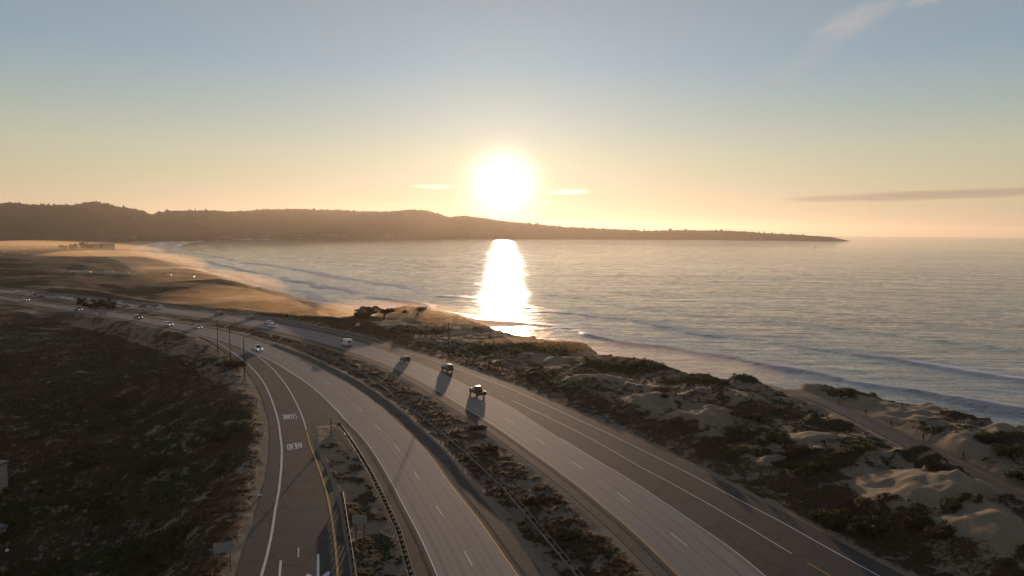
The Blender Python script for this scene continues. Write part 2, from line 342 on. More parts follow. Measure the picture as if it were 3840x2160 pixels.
def mat_sea():
    m, t, b = new_mat('sea_water'); L = t.links.new
    geo = N(t, 'ShaderNodeNewGeometry'); P = geo.outputs['Position']; sh = attr(t, 'shore'); cr = attr(t, 'crest')
    w1 = noise(t, stretch(t, P, (.28, 1.6, 1), .05), .045, 3, .5, .3)
    w2 = noise(t, stretch(t, P, (.26, 1.9, 1), -.05), .20, 4, .62, .3)
    w3 = noise(t, stretch(t, P, (.6, 1.7, 1), .2), .8, 3, .65, .4)
    patch = noise(t, stretch(t, P, (.30, 2.2, 1), -.06), .007, 5, .62, .2)
    h = mathn(t, 'ADD', mathn(t, 'ADD', mathn(t, 'MULTIPLY', w1, 1.3), mathn(t, 'MULTIPLY', w2, .42)), mathn(t, 'MULTIPLY', w3, .17))
    sx = N(t, 'ShaderNodeSeparateXYZ'); L(P, sx.inputs[0]); calm = N(t, 'ShaderNodeMapRange'); calm.inputs[1].default_value = -700; calm.inputs[2].default_value = 350; calm.inputs[3].default_value = .30; calm.inputs[4].default_value = 1.8; L(sx.outputs[0], calm.inputs[0])
    h = mathn(t, 'MULTIPLY', mathn(t, 'MULTIPLY', h, mathn(t, 'ADD', -.3, mathn(t, 'MULTIPLY', patch, 2.4))), calm.outputs[0])
    ns = N(t, 'ShaderNodeMapRange'); ns.inputs[1].default_value = 20; ns.inputs[2].default_value = 220; ns.inputs[3].default_value = .55; L(sh, ns.inputs[0]); h = mathn(t, 'MULTIPLY', h, ns.outputs[0])
    bump(t, b, h, 1.0, WAVE_STRENGTH)
    # foam of the surf zone: lace that thins away from the shore, bright lines behind each breaker
    fo = noise(t, stretch(t, P, (.7, 2.0, 1), .0), .20, 7, .74, 1.0); fo2 = noise(t, P, .02, 3, .5)
    near = N(t, 'ShaderNodeMapRange'); near.inputs[1].default_value = 240; near.inputs[2].default_value = 15; L(sh, near.inputs[0])
    f = mathn(t, 'ADD', mathn(t, 'ADD', mathn(t, 'MULTIPLY', near.outputs[0], .28), mathn(t, 'MULTIPLY', cr, .46)), mathn(t, 'ADD', mathn(t, 'MULTIPLY', mathn(t, 'ADD', mathn(t, 'MULTIPLY', mathn(t, 'SUBTRACT', fo, .5), 2.3), .5), .5), mathn(t, 'MULTIPLY', fo2, .25)))
    mr = N(t, 'ShaderNodeMapRange'); mr.inputs[1].default_value = .54; mr.inputs[2].default_value = .74; L(f, mr.inputs[0])
    c = mixc(t, mathn(t, 'MULTIPLY', mr.outputs[0], .85), (.022, .038, .046), (.58, .54, .56))
    line = mathn(t, 'MULTIPLY', mathn(t, 'SUBTRACT', mathn(t, 'ADD', mathn(t, 'POWER', cr, 7.0), mathn(t, 'MULTIPLY', mathn(t, 'SUBTRACT', fo, .5), 1.4)), .42), 4.0, True)
    edge_f = N(t, 'ShaderNodeMapRange'); edge_f.inputs[1].default_value = 16; edge_f.inputs[2].default_value = 3; L(mathn(t, 'ADD', sh, mathn(t, 'MULTIPLY', mathn(t, 'SUBTRACT', fo2, .5), 22.0)), edge_f.inputs[0])
    line = mathn(t, 'MAXIMUM', line, mathn(t, 'MULTIPLY', edge_f.outputs[0], .7))
    c = mixc(t, line, c, (.80, .78, .76)); mrl = mathn(t, 'MAXIMUM', mr.outputs[0], line)
    L(c, b.inputs['Base Color']); b.inputs['IOR'].default_value = 1.52; b.inputs['Specular IOR Level'].default_value = .5
    L(mixc(t, mrl, (SEA_ROUGH,)*3, (.42,)*3), b.inputs['Roughness'])
    return m
SEA_ROUGH = .07; WAVE_STRENGTH = .8
def mat_hill():
    m, t, b = new_mat('forested_hill'); geo = N(t, 'ShaderNodeNewGeometry'); P = geo.outputs['Position']
    n1 = noise(t, P, .016, 6, .75); n2 = noise(t, P, .0022, 4, .6)
    c = mixc(t, n1, (.012, .018, .010), (.075, .072, .042)); c = mixc(t, mathn(t, 'MULTIPLY', mathn(t, 'SUBTRACT', n2, .5), 3, True), c, (.08, .07, .045))
    t.links.new(c, b.inputs['Base Color']); b.inputs['Roughness'].default_value = 1; b.inputs['Specular IOR Level'].default_value = .05; bump(t, b, n1, 14, .8); return m
M = dict(terrain=mat_terrain(), asphalt=mat_asphalt(), concrete=mat_concrete(), white=mat_paint('white_road_paint', (.72, .71, .69)),
         yellow=mat_paint('yellow_road_paint', (.62, .34, .05)), sea=mat_sea(), hill=mat_hill(),
         path=simple('trail_asphalt', (.075, .072, .070), .85, var=.2, scale=.4),
         galv=simple('galvanised_steel', (.17, .17, .175), .5, .55, var=.2, scale=1.5), wood=simple('weathered_wood', (.10, .07, .05), .9, var=.35, scale=4),
         signback=simple('sign_back_aluminium', (.25, .26, .27), .5, .4, var=.12), darkpole=simple('dark_steel', (.045, .043, .043), .5, .6, var=.15),
         tyre=simple('tyre_rubber', (.012, .012, .013), .85), rim=simple('wheel_alloy', (.35, .35, .36), .35, .9), glass=simple('car_glass', (.012, .014, .017), .08, 0, .3),
         trim=simple('black_plastic', (.02, .02, .021), .6), bark=simple('tree_bark', (.045, .033, .024), .95, var=.3),
         leaf=mat_foliage('cypress_foliage', (.018, .026, .010), (.055, .058, .022)), shrub=mat_foliage('shrub_foliage', (.022, .036, .012), (.085, .085, .032)),
         rust=mat_foliage('rusty_foliage', (.036, .024, .013), (.10, .07, .034)),
         stucco=simple('beige_stucco', (.34, .30, .24), .9, var=.12, scale=1.2), roof=simple('grey_flat_roof', (.16, .16, .155), .9, var=.2), hwall=simple('pale_house_wall', (.42, .38, .33), .9, var=.12),
         mutedwall=simple('muted_house_wall', (.16, .145, .125), .9), hroof=simple('brown_house_roof', (.12, .085, .065), .9, var=.2), skin=simple('skin', (.40, .25, .18), .6), cloth=simple('dark_clothing', (.02, .021, .026), .9, var=.2), hair=simple('dark_hair', (.02, .014, .01), .7),
         orange=simple('orange_plastic', (.7, .2, .04), .5), whitep=simple('white_plastic', (.75, .75, .73), .4))
def lamp_mat(name, col, e):
    m, t, b = new_mat(name); b.inputs['Base Color'].default_value = (*[min(1, c) for c in col], 1); b.inputs['Emission Color'].default_value = (*col, 1); b.inputs['Emission Strength'].default_value = e; b.inputs['Roughness'].default_value = .2; return m
M['head'] = lamp_mat('lit_headlight', (1, .95, .85), 3.0); M['tail'] = lamp_mat('red_tail_lamp', (.6, .03, .02), .25); M['headoff'] = simple('headlight_lens', (.6, .6, .6), .15, .3)
PAINTS = {k: simple('car_paint_'+k, c, .32, .15, .8) for k, c in dict(white=(.72, .72, .71), silver=(.40, .41, .42), grey=(.13, .135, .14), black=(.018, .018, .02), green=(.025, .04, .028), red=(.16, .03, .02), brown=(.10, .055, .035), blue=(.03, .05, .10)).items()}

# ------------------------------------------------------------------ road layout (all on z = 0)
LE = smooth_curve([(-160,1098),(0,1122),(78,1136),(210,1158),(295,1173),(400,1188),(478,1201),(555,1215),(633,1232),(726,1253),(766,1271),(816,1300),(863,1327),(891,1350),(914,1378),(933,1405),(964,1450),(984,1493),(999,1541),(1009,1580),(1015,1637),(1010,1705),(996,1796),(972,1874),(950,1956),(918,2047),(885,2160),(855,2260)], soft=.8)
NBL = smooth_curve([(-160,1096),(0,1120),(78,1134),(210,1156),(295,1170),(400,1185),(478,1198),(555,1211),(633,1227),(703,1243),(813,1270),(860,1285),(899,1300),(929,1313),(956,1324),(995,1341),(1034,1360),(1081,1389),(1131,1421),(1170,1449),(1217,1489),(1265,1538),(1301,1583),(1351,1630),(1392,1682),(1438,1755),(1474,1819),(1515,1901),(1556,1974),(1597,2060),(1640,2160),(1680,2260)])
NBR = smooth_curve([(-160,1086),(0,1110),(47,1117),(127,1132),(264,1150),(351,1162),(400,1168),(478,1179),(555,1191),(633,1205),(710,1219),(800,1234),(863,1249),(922,1265),(984,1286),(1046,1309),(1112,1334),(1189,1371),(1248,1402),(1306,1435),(1392,1496),(1438,1534),(1488,1580),(1533,1623),(1579,1669),(1624,1719),(1678,1799),(1737,1873),(1797,1947),(1856,2030),(1915,2116),(1948,2160),(2015,2260)])
SBL = smooth_curve([(-160,1077),(0,1095),(75,1105),(150,1115),(225,1124),(315,1135),(416,1147),(478,1156),(540,1164),(602,1171),(680,1180),(813,1199),(906,1214),(953,1224),(1015,1236),(1120,1261),(1200,1283),(1284,1307),(1368,1338),(1452,1369),(1507,1394),(1563,1424),(1619,1454),(1749,1535),(1833,1585),(1916,1641),(2011,1710),(2094,1769),(2183,1837),(2272,1912),(2331,1959),(2400,2021),(2542,2160),(2640,2260)])
SBR = smooth_curve([(-160,1069),(0,1086),(75,1095),(150,1104),(225,1112),(315,1122),(416,1133),(540,1147),(680,1162),(800,1176),(961,1202),(1120,1228),(1200,1247),(1284,1265),(1368,1288),(1452,1318),(1540,1350),(1620,1382),(1703,1420),(1753,1446),(1831,1480),(1891,1509),(1975,1560),(2052,1613),(2153,1674),(2213,1713),(2302,1763),(2400,1822),(2459,1864),(2519,1902),(2608,1965),(2697,2024),(2786,2089),(2869,2160),(2985,2260)])
SBO = smooth_curve([(-160,1066),(0,1082),(75,1091),(150,1099),(225,1107),(315,1117),(416,1128),(540,1142),(680,1156),(800,1168),(961,1191),(1080,1211),(1200,1234),(1284,1253),(1368,1274),(1452,1300),(1535,1326),(1619,1349),(1703,1378),(1787,1411),(1871,1441),(1916,1457),(2034,1512),(2153,1567),(2272,1622),(2400,1684),(2548,1757),(2756,1867),(2934,1959),(3112,2060),(3296,2160),(3480,2260)])
RAMPL = smooth_curve([(700,1249),(751,1260),(782,1268.5),(816,1284),(863,1315),(918,1354.5),(956,1391),(986,1429),(1003,1460),(1018.6,1498),(1035,1545),(1045.9,1591),(1057.3,1682),(1055,1755),(1045.9,1841.7),(1032.2,1910),(1020.8,1992),(1002.6,2078.6),(979.8,2160),(950,2260)], soft=.6)
GOREL = smooth_curve([(929,1316),(951,1327),(986,1349),(1030,1390),(1073,1443),(1100,1489),(1123,1536),(1139,1575),(1149,1614)], soft=.4)
GOREY = smooth_curve([(1149,1614),(1164,1673),(1187,1732),(1210,1796),(1228,1860),(1241,1924),(1251,1992),(1260,2069),(1267,2160),(1273,2260)], soft=.5)
GORER = smooth_curve([(929,1316),(956,1325),(995,1342),(1034,1361),(1081,1391),(1131,1423),(1170,1451),(1217,1491),(1265,1540),(1303,1584)], soft=.4)
L3 = smooth_curve([(1917,1501),(2034,1555),(2135,1604),(2213,1644),(2308,1697),(2400,1751),(2525,1816),(2661,1892),(2816,1983),(2994,2092)], soft=.5)
L3Y = smooth_curve([(2994,2092),(3115,2160),(3270,2260)], soft=.3)
GL = smooth_curve([(1205,1586),(1176,1600),(1173,1650),(1201,1719),(1228,1773),(1251,1837),(1274,1910),(1287,2001),(1306,2092),(1315,2160),(1325,2260)], soft=.3)
GR = smooth_curve([(1205,1586),(1250,1588),(1287,1618),(1324,1669),(1369,1741),(1424,1846),(1479,1965),(1547,2160),(1582,2260)], soft=.3)
def ext(P, d): t = P[-1]-P[-6]; t = t/np.linalg.norm(t); return np.vstack([P, [P[-1]+t*k for k in np.arange(2, d, 2.0)]])
LE, NBL, NBR, SBL, SBR, SBO = [ext(P, 60) for P in (LE, NBL, NBR, SBL, SBR, SBO)]

Z0 = 0.0
def strip(name, A, B, z, mat, kind='structure', skirt=0.0, uscale=1.0, ncross=1):
    B = match(A, B); n = len(A); V = []; F = []; UV = []
    T = np.concatenate([[0], np.cumsum(np.linalg.norm(np.diff((A+B)/2, axis=0), axis=1))])
    for i in range(n):
        for k in range(ncross+1):
            p = A[i]+(B[i]-A[i])*k/ncross; V.append((p[0], p[1], z)); UV.append((k/ncross*np.linalg.norm(B[i]-A[i])*uscale, T[i]))
    m = ncross+1
    for i in range(n-1):
        for k in range(ncross): F.append((i*m+k, i*m+k+1, (i+1)*m+k+1, (i+1)*m+k))
    if skirt:
        b0 = len(V)
        for i in range(n):
            dA = (A[i]-B[i]); dA = dA/(np.linalg.norm(dA)+1e-9)*.25
            V.append((A[i][0]+dA[0], A[i][1]+dA[1], z-skirt)); V.append((B[i][0]-dA[0], B[i][1]-dA[1], z-skirt)); UV += [(0, T[i])]*2
        for i in range(n-1):
            F.append((b0+2*i, i*m, (i+1)*m, b0+2*i+2)); F.append((i*m+ncross, b0+2*i+1, b0+2*i+3, (i+1)*m+ncross))
    o = add_mesh(name, V, F, mat)
    bm = bmesh.new(); bm.from_mesh(o.data); bmesh.ops.recalc_face_normals(bm, faces=bm.faces)
    if sum(f.normal.z*f.calc_area() for f in bm.faces) < 0: bmesh.ops.reverse_faces(bm, faces=bm.faces)
    uvl = bm.loops.layers.uv.new('UVMap')
    for f in bm.faces:
        for l in f.loops: l[uvl].uv = UV[l.vert.index]
    bm.to_mesh(o.data); bm.free(); o['kind'] = kind; return o
nb_right = offset(NBR, -2.6) if np.linalg.norm(offset(NBR, -2.6)[0]-NBL[0]) > np.linalg.norm(offset(NBR, 2.6)[0]-NBL[0]) else offset(NBR, 2.6)
def away(P, Q, d):                                  # offset P by d on the side away from Q
    a, b = offset(P, d), offset(P, -d); i = len(P)//2
    q = match(P[i:i+1], Q)[0]; return a if np.linalg.norm(a[i]-q) > np.linalg.norm(b[i]-q) else b
nb_right = away(NBR, NBL, 2.5); sb_left = away(SBL, SBR, 2.3); sb_out = away(SBO, SBL, 2.6)
strip('road_northbound', LE, nb_right, 0.0, M['asphalt'], skirt=.6)
strip('road_southbound', sb_left, sb_out, 0.0, M['asphalt'], skirt=.6)
strip('road_lanes_northbound', NBL, NBR, 0.006, M['concrete'])
strip('road_lanes_southbound', SBL, SBR, 0.006, M['concrete'])
# painted lines
def line_sheet(A, w, z, d0=0.0):
    return offset(A, d0-w/2), offset(A, d0+w/2)
paint = {'white': ([], []), 'yellow': ([], [])}
def add_line(P, w, col, z=.014, dashes=None):
    V, F = paint[col]
    s = np.concatenate([[0], np.cumsum(np.linalg.norm(np.diff(P, axis=0), axis=1))])
    spans = [(0, s[-1])] if dashes is None else [(a, min(a+dashes[0], s[-1])) for a in np.arange(dashes[2], s[-1], dashes[1])]
    T = tangents(P)
    for a, b in spans:
        q = np.linspace(a, b, max(2, int((b-a)/1.5)+1))
        X = np.stack([np.interp(q, s, P[:, i]) for i in (0, 1)], 1); TT = np.stack([np.interp(q, s, T[:, i]) for i in (0, 1)], 1)
        Nn = np.stack([TT[:, 1], -TT[:, 0]], 1)*w/2; b0 = len(V)
        for x, nn in zip(X, Nn): V += [(x[0]-nn[0], x[1]-nn[1], z), (x[0]+nn[0], x[1]+nn[1], z)]
        for i in range(len(q)-1): F.append((b0+2*i, b0+2*i+1, b0+2*i+3, b0+2*i+2))
def poly_paint(col, pts, z=.014):
    V, F = paint[col]; b0 = len(V); V += [(p[0], p[1], z) for p in pts]; F.append(tuple(range(b0, b0+len(pts))))
def toward(P, Q, d):
    a, b = offset(P, d), offset(P, -d); i = len(P)//2; q = match(P[i:i+1], Q)[0]; return a if np.linalg.norm(a[i]-q) < np.linalg.norm(b[i]-q) else b
add_line(RAMPL, .30, 'white'); add_line(GOREL, .26, 'white'); add_line(GORER, .28, 'white'); add_line(GOREY, .26, 'yellow', .020)
nbl2 = toward(NBL, NBR, -.0); add_line(NBL[len(NBL)//2:], .15, 'white', .016)
add_line(NBL[:len(NBL)//3], .15, 'white', .016)
add_line(toward(NBR, NBL, .12), .16, 'yellow', .016); add_line(toward(SBL, SBR, .12), .16, 'yellow', .016)
add_line(SBO, .17, 'white'); add_line(L3, .16, 'white'); add_line(L3Y, .16, 'yellow')
rr = np.linalg.norm(SBR, axis=1); add_line(SBR[(rr < 118) & (SBR[:, 0] > 0)], .14, 'white', .016)
add_line((NBL+match(NBL, NBR))/2, .14, 'white', .016, (3.6, 13.5, 4.0))
add_line((SBL+match(SBL, SBR))/2, .14, 'white', .016, (3.6, 13.5, 8.0))
ex = smooth_curve([(1500,1352),(1600,1384),(1697,1409),(1755,1432),(1864,1477),(1917,1501)], soft=.4); add_line(ex, .14, 'white', .016, (1.2, 6.0, 1.0))
# lane words, read by drivers coming this way
GLYPH = {'S': [(1,1.9,.8,2),(.8,2,.2,2),(.2,2,0,1.8),(0,1.8,0,1.2),(0,1.2,1,.8),(1,.8,1,.2),(1,.2,.8,0),(.8,0,.2,0),(.2,0,0,.15)], 'I': [(.5,0,.5,2)],
         'G': [(1,1.8,.8,2),(.8,2,.2,2),(.2,2,0,1.8),(0,1.8,0,.2),(0,.2,.2,0),(.2,0,.8,0),(.8,0,1,.2),(1,.2,1,.9),(1,.9,.55,.9)], 'N': [(0,0,0,2),(0,2,1,0),(1,0,1,2)],
         'A': [(0,0,.5,2),(.5,2,1,0),(.2,.7,.8,.7)], 'L': [(0,2,0,0),(0,0,1,0)], 'H': [(0,0,0,2),(1,0,1,2),(0,1,1,1)], 'E': [(0,0,0,2),(0,2,1,2),(0,1,.8,1),(0,0,1,0)], 'D': [(0,0,0,2),(0,2,.6,2),(.6,2,1,1.6),(1,1.6,1,.4),(1,.4,.6,0),(.6,0,0,0)]}
def word(txt, tl, tr, bl):                          # tl = first letter's top corner, tr = last letter's top corner, bl = first letter's foot
    tl, tr, bl = map(np.array, (tl, tr, bl)); ux = (tr-tl); W = np.linalg.norm(ux); ux = ux/W; uy = tl-bl; Hh = np.linalg.norm(uy); uy = uy/Hh
    n = len(txt); cw = W/n
    for i, ch in enumerate(txt):
        ox = i*cw+cw*.12; gw = cw*.72
        for k, (x0, y0, x1, y1) in enumerate(GLYPH[ch]):
            a = bl+ux*(ox+x0*gw)+uy*(y0/2*Hh); b = bl+ux*(ox+x1*gw)+uy*(y1/2*Hh)
            d = b-a; d = d/np.linalg.norm(d); vert = abs(np.dot(d, uy)); w = (.075*vert+.17*(1-vert)); nn = np.array([d[1], -d[0]])*w
            a = a-d*.03; b = b+d*.03
            poly_paint('white', [a-nn, a+nn, b+nn, b-nn], .012+.0006*k)
word('SIGNAL', G(1114.5,1569), G(1057,1574), G(1112,1552.5)); word('AHEAD', G(1136,1679), G(1078,1688), G(1132,1659))
add_line(np.array([G(1119.5,2054), G(1118.5,2089)]), .14, 'white')
for a, b in (((1053,2102),(1045,2200)), ((1193,2079),(1192.5,2200))):
    a, b = G(*a), G(*b); add_line(np.array([a, b]), .26, 'white')
    d = (b-a)/np.linalg.norm(b-a); nn = np.array([d[1], -d[0]])
    if a[0] > G(1100,2100)[0]:
        tip = G(1192.5,2240)
        for s in (-1, 1): poly_paint('white', [G(1192.5,2168)+nn*s*.16, G(1193,2146)+nn*s*1.0, G(1193,2152)+nn*s*1.25, tip+nn*s*.02])
paint['rumble'] = ([], []); M['rumble'] = simple('milled_rumble_strip', (.022, .021, .020), .95)
for P_, Q_ in ((NBR, NBL), (SBL, SBR), (NBL, NBR)):
    rb_ = away(P_, Q_, .62); rb_ = rb_[np.linalg.norm(rb_, axis=1) < 135]; add_line(rb_, .42, 'rumble', .009, (.16, .48, .2))
for k in ('white', 'yellow', 'rumble'):
    o = add_mesh('road_markings_'+k, *paint[k], M[k]); o['kind'] = 'structure'

# ------------------------------------------------------------------ coast line and terrain
def GZ(l): return [G(x, y, z) for x, y, z in l]
coast = GZ([(437,944,-12),(472,954,-12),(522,965,-12),(596,991,-12),(640,1003,-12),(700,1020,-12),(798,1046,-11),(870,1062,-9),(926,1073,-7.5),(953,1082,-7.5),(970,1075,-7),(993,1084,-7),(1057,1100,-7),(1112,1114,-7),(1187,1127,-7),(1256,1145,-6),(1340,1158,-4),(1410,1162,-1),(1507,1149,1.5),(1549,1148,2),(1675,1157,2),(1773,1181,1),(1843,1208,.5),(1920,1230,0),(1960,1240,0),(2087,1251,0),(2187,1263,0),(2250,1291,0),(2303,1316,0),(2414,1327,0),(2449,1337,0),(2502,1354,0),(2607,1382,0),(2687,1393,0),(2729,1403,0),(2757,1397,0),(2834,1399,0),(2869,1406,0),(2911,1433,0),(2960,1434,0),(3010,1431,0),(3072,1440,0),(3109,1440,0),(3171,1453,0),(3240,1467,0),(3400,1488,0),(3528,1505,0),(3605,1523,0),(3676,1555,0),(3760,1595,0),(3840,1600,0),(4100,1660,0)])
coast += [coast[-1]+np.array([60., -60.]), coast[-1]+np.array([160., -200.])]
far = GZ([(437,944,-12),(455,930,-12),(522,914,-12),(575,908,-12),(640,903,-12),(720,898.5,-12),(808,896,-12)])[1:]
inland_poly = np.array(coast[::-1] + far + [np.array([-1300., 3300.]), np.array([-9000., 9000.]), np.array([-9000., -500.]), np.array([400., -500.])])
coast = np.array(coast)
CTRL = [(0,1150,-.5),(0,1300,-4),(0,1500,-7),(0,1800,-9),(0,2160,-10),(400,1300,-3),(400,1600,-7),(400,2000,-8),(700,1400,-2.5),(700,1800,-4),(700,2160,-4),(900,1500,-1.2),(850,2000,-1.5),(800,1320,-1),
        (500,1108,-5.5),(700,1130,-7),(900,1160,-8),(1100,1180,-7),(1250,1200,-4),(1400,1200,-1.5),(1550,1200,.5),(1550,1160,1.5),(1550,1270,0),(1700,1300,-1),(2000,1350,-.5),(2300,1450,.3),(2600,1500,.6),(2900,1650,.5),(3200,1800,.8),(3500,1900,2),(3800,2100,2.5),(3800,1700,1.5),(3400,1550,0),(3000,1500,-.5),(3840,1900,2),(2500,1400,-.5),(2100,1300,-1),
        (0,1060,-1),(200,1045,0),(400,1045,-2),(600,1060,-6),(0,980,2),(150,972,3),(350,985,1),(500,1010,-4),(620,1010,-8),(300,950,-8),(100,940,-7),(0,920,-7),(400,925,-9),(560,905,-10),(0,890,-4),(300,895,-6),(0,1085,-.5),(250,1100,-.5),(100,1120,-.3)]
cx = np.array([[*G(a, b, z), z] for a, b, z in CTRL]); c_az = np.arctan2(cx[:, 0], cx[:, 1]); c_lr = np.log(np.hypot(cx[:, 0], cx[:, 1]))
nb_poly = np.vstack([LE, match(LE[::-1], nb_right)]); sb_poly = np.vstack([sb_left, sb_out[::-1]])
gore_poly = np.vstack([GL, GR[::-1]])
trail = smooth_curve([(2823,1412),(2870,1425),(2931,1447),(3020,1476),(3120,1515),(3230,1566),(3350,1627),(3480,1694),(3620,1768),(3740,1827),(3860,1888),(4100,2010)], soft=.4)
LUMPS = [  # x, y, rx, ry in the photograph's place on the ground, +sand / -plants, height
 (2210,1430,110,18,1,1.2),(2430,1512,95,42,1,1.8),(2640,1575,115,50,1,2.2),(2620,1640,60,25,1,.4),(2870,1765,85,38,1,1.3),(3040,1668,110,18,1,.6),(3520,1720,230,60,1,1.5),(3330,1860,190,50,1,.2),(3620,1900,120,40,1,1.2),(3640,2040,200,70,1,1.0),(3480,2110,150,45,1,.4),(3700,2130,200,60,1,.6),(3260,1865,170,34,1,.3),(3560,1930,200,35,1,.5),(3450,1560,200,30,1,.8),(3230,1530,90,18,1,0),(2850,1415,60,12,1,0),
 (2100,1345,110,10,1,.6),(1690,1245,120,12,.6,.3),(1400,1215,160,10,.9,0),(1480,1190,120,8,.9,0),(2210,1318,90,8,1,0),(3740,1640,90,25,.9,1.2),(2990,1432,70,7,.9,0),(1000,1535,20,55,.8,0),(1005,1640,30,60,.9,.1),(960,1760,20,80,.5,0),
 (2566,1620,75,25,-1,.2),(2756,1652,95,26,-1,.4),(2845,1668,35,22,-1,.6),(2637,1700,65,35,-1,.3),(2786,1715,65,32,-1,.3),(3083,1763,140,55,-1,.5),(2994,1822,95,50,-1,.5),(3200,1745,90,34,-1,.4),(3080,1900,120,36,-1,.5),(3190,1965,130,40,-1,.5),(3310,2040,120,40,-1,.5),(3420,2120,110,36,-1,.5),(3530,2170,110,30,-1,.4),(3409,1757,60,25,-1,.4),(3498,1805,70,25,-1,.4),(3587,1834,75,20,-1,.4),(3540,1975,80,18,-1,.4),(3640,2005,60,14,-1,.3),(3053,1585,95,24,-1,1.2),(2815,1432,70,14,-1,1.0),(2600,1430,160,22,-.9,.9),(2900,1545,140,40,-.6,.9),(2350,1370,200,24,-.9,.8),(3200,1480,130,14,-1,.8),(3600,1580,90,12,-1,.9),(3790,1690,60,22,-1,.5),(3680,1590,40,12,-1,.5),(3150,1600,60,20,-.8,.8),(3150,2060,240,28,-1,.3),
 (2000,1300,230,24,-.9,.8),(2050,1410,170,18,-.8,.4),(250,1055,260,20,-.9,2.0),(60,1010,200,16,-.6,2.0),(420,1040,200,16,-.8,0),(1500,1240,220,14,-.8,.7),(1350,1190,100,10,-.9,1.6),(640,1120,300,5,-1,0),
 (1560,1165,130,8,-.7,1.2),(950,1130,300,30,-.55,0),(800,1090,260,20,-.5,.8),(640,1060,200,14,-.7,1.5),(560,1092,150,7,.7,-.3),(420,1078,60,5,.7,0),(130,1085,140,10,.8,0),(950,1112,90,6,.6,0),(380,1100,90,8,.5,.8),(250,1090,80,5,-.8,1.2)]
def eval_terrain(x, y):
    sh = x.shape; x = x.ravel(); y = y.ravel()
    az_ = np.arctan2(x, y); lr = np.log(np.hypot(x, y)+1e-6); r = np.hypot(x, y)
    num = np.zeros_like(x); den = np.zeros_like(x)
    for a, l, z in zip(c_az, c_lr, cx[:, 2]):
        w = 1/(((az_-a)/.10)**2+((lr-l)/.14)**2+.15)**2; num += w*z; den += w
    z = num/den
    dn = poly_sdf(x, y, nb_poly[::2]); ds = poly_sdf(x, y, sb_poly[::2]); dg = poly_sdf(x, y, gore_poly)
    dc = -poly_sdf(x, y, inland_poly)                # > 0 inland
    dt = line_dist(x, y, trail)
    droad = np.minimum(dn, ds)
    rs = np.clip(r/150, 1, 6)                        # broader forms far away
    seaward = (x*0+1.0)
    # vegetation mask
    left = sstep(2, 14, -0.0+poly_sdf(x, y, np.vstack([LE, [[-60, -50], [300, -200], [900, 100], [900, 4000], [-3000, 4000]]]) if False else nb_poly[::2]))
    side = np.where((az_ < np.interp(r, [60, 80, 110, 150, 200, 300, 420], [-.25, -.26, -.33, -.38, -.44, -.55, -.72])), 1.0, 0.0)
    nA = lod(x, y, r, 9, 9, 3, 5, .6); nC = fbm(x/2.2, y/2.2, 21, 3, .6)*sstep(430, 220, r)
    nD = fbm(x/.9, y/.9, 27, 2, .6)*sstep(240, 130, r)
    veg = .44 + nA*.55 + nC*.50*(r < 400) + nD*.30
    veg = veg + .13*sstep(330, 420, r)*(az_ < -.15)
    st = lod(x*.9-y*.4, y*.9+x*.4, r, 14, 3.2, 33, 4, .55)
    vl = .66 - sstep(.12, .55, st)*.28 + nA*.38 + nC*.30 + nD*.32
    veg = np.where(side > .5, vl, veg)
    bumpz = np.zeros_like(x)
    wx = x+lod(x, y, r, 7, 7, 51, 3)*4*rs; wy = y+lod(x, y, r, 7, 7, 61, 3)*4*rs
    for (px, py, rx, ry, s, hh) in LUMPS:
        c = G(px, py); ex_ = (G(px+rx, py)-G(px-rx, py))/2; ey = (G(px, py-ry)-G(px, py+ry))/2
        det = ex_[0]*ey[1]-ex_[1]*ey[0]; dx, dy = wx-c[0], wy-c[1]
        u = (dx*ey[1]-dy*ey[0])/det; v = (dy*ex_[0]-dx*ex_[1])/det; q = np.sqrt(u*u+v*v)
        w = 1-sstep(.65, 1.15, q); veg = veg*(1-w*abs(s)) + (0.02 if s > 0 else .78+nC*.25)*w*abs(s)
        bumpz += hh*np.exp(-1.6*q*q)
    # roadside growth strip on the sea side and verge sand
    dsb = ds; strip_m = (ds > 0) & (side < .5) & (dc > 5) & (dn > 12)
    seas = strip_m & (ds < 14)
    wv = np.exp(-((ds-7.0)/4.5)**2)*strip_m; veg = veg*(1-wv*.7)+wv*.7*(.72+nC*.5)
    med = (dn < 30) & (ds < 30) & (dn > 0) & (ds > 0) & (dn+ds < 24)
    dm = np.minimum(dn, ds); vm = .53+nA*.7+nC*.45+nD*.35
    veg = np.where(med, np.where(dm < .6, .05, vm), veg)
    edge = sstep(1.8, .3, np.maximum(droad, 0)+nC*.8); veg = veg*(1-edge*.95)
    # heights
    amp = sstep(3, 18, droad)
    hn = lod(x, y, r, 26, 26, 71, 4, .5)*2.6*rs**.5 + (.55-np.abs(lod(x, y, r, 15, 15, 81, 4, .5)))*2.0
    hn = hn*np.where(side > .5, .8, 1.0)
    nat = z + amp*(hn-.6) + bumpz*sstep(2, 10, droad)
    far_f = sstep(900, 1700, r); nat = nat*(1-far_f) + (z+fbm(x/160, y/160, 5, 4)*3.5)*far_f
    cover = sstep(.42, .62, veg)*sstep(.5, 2.5, droad)
    nat += cover*(.18+.34*np.abs(fbm(x/1.3, y/1.3, 91, 3))*sstep(330, 150, r))*sstep(600, 400, r)
    zr = np.where(droad < .3, np.minimum(-.05+.08*nC, -.02), -.03+.09*nC)
    nat = nat*sstep(2.5, 12, droad) + zr*(1-sstep(2.5, 12, droad)) + cover*.2*(droad < 11)
    nat = np.where(med, np.minimum(-.03, 0)+sstep(.3, 2.5, dm)*(-.22+.22*nA)+cover*(.25+.3*np.abs(nC))*sstep(.3, 1.2, dm), nat)
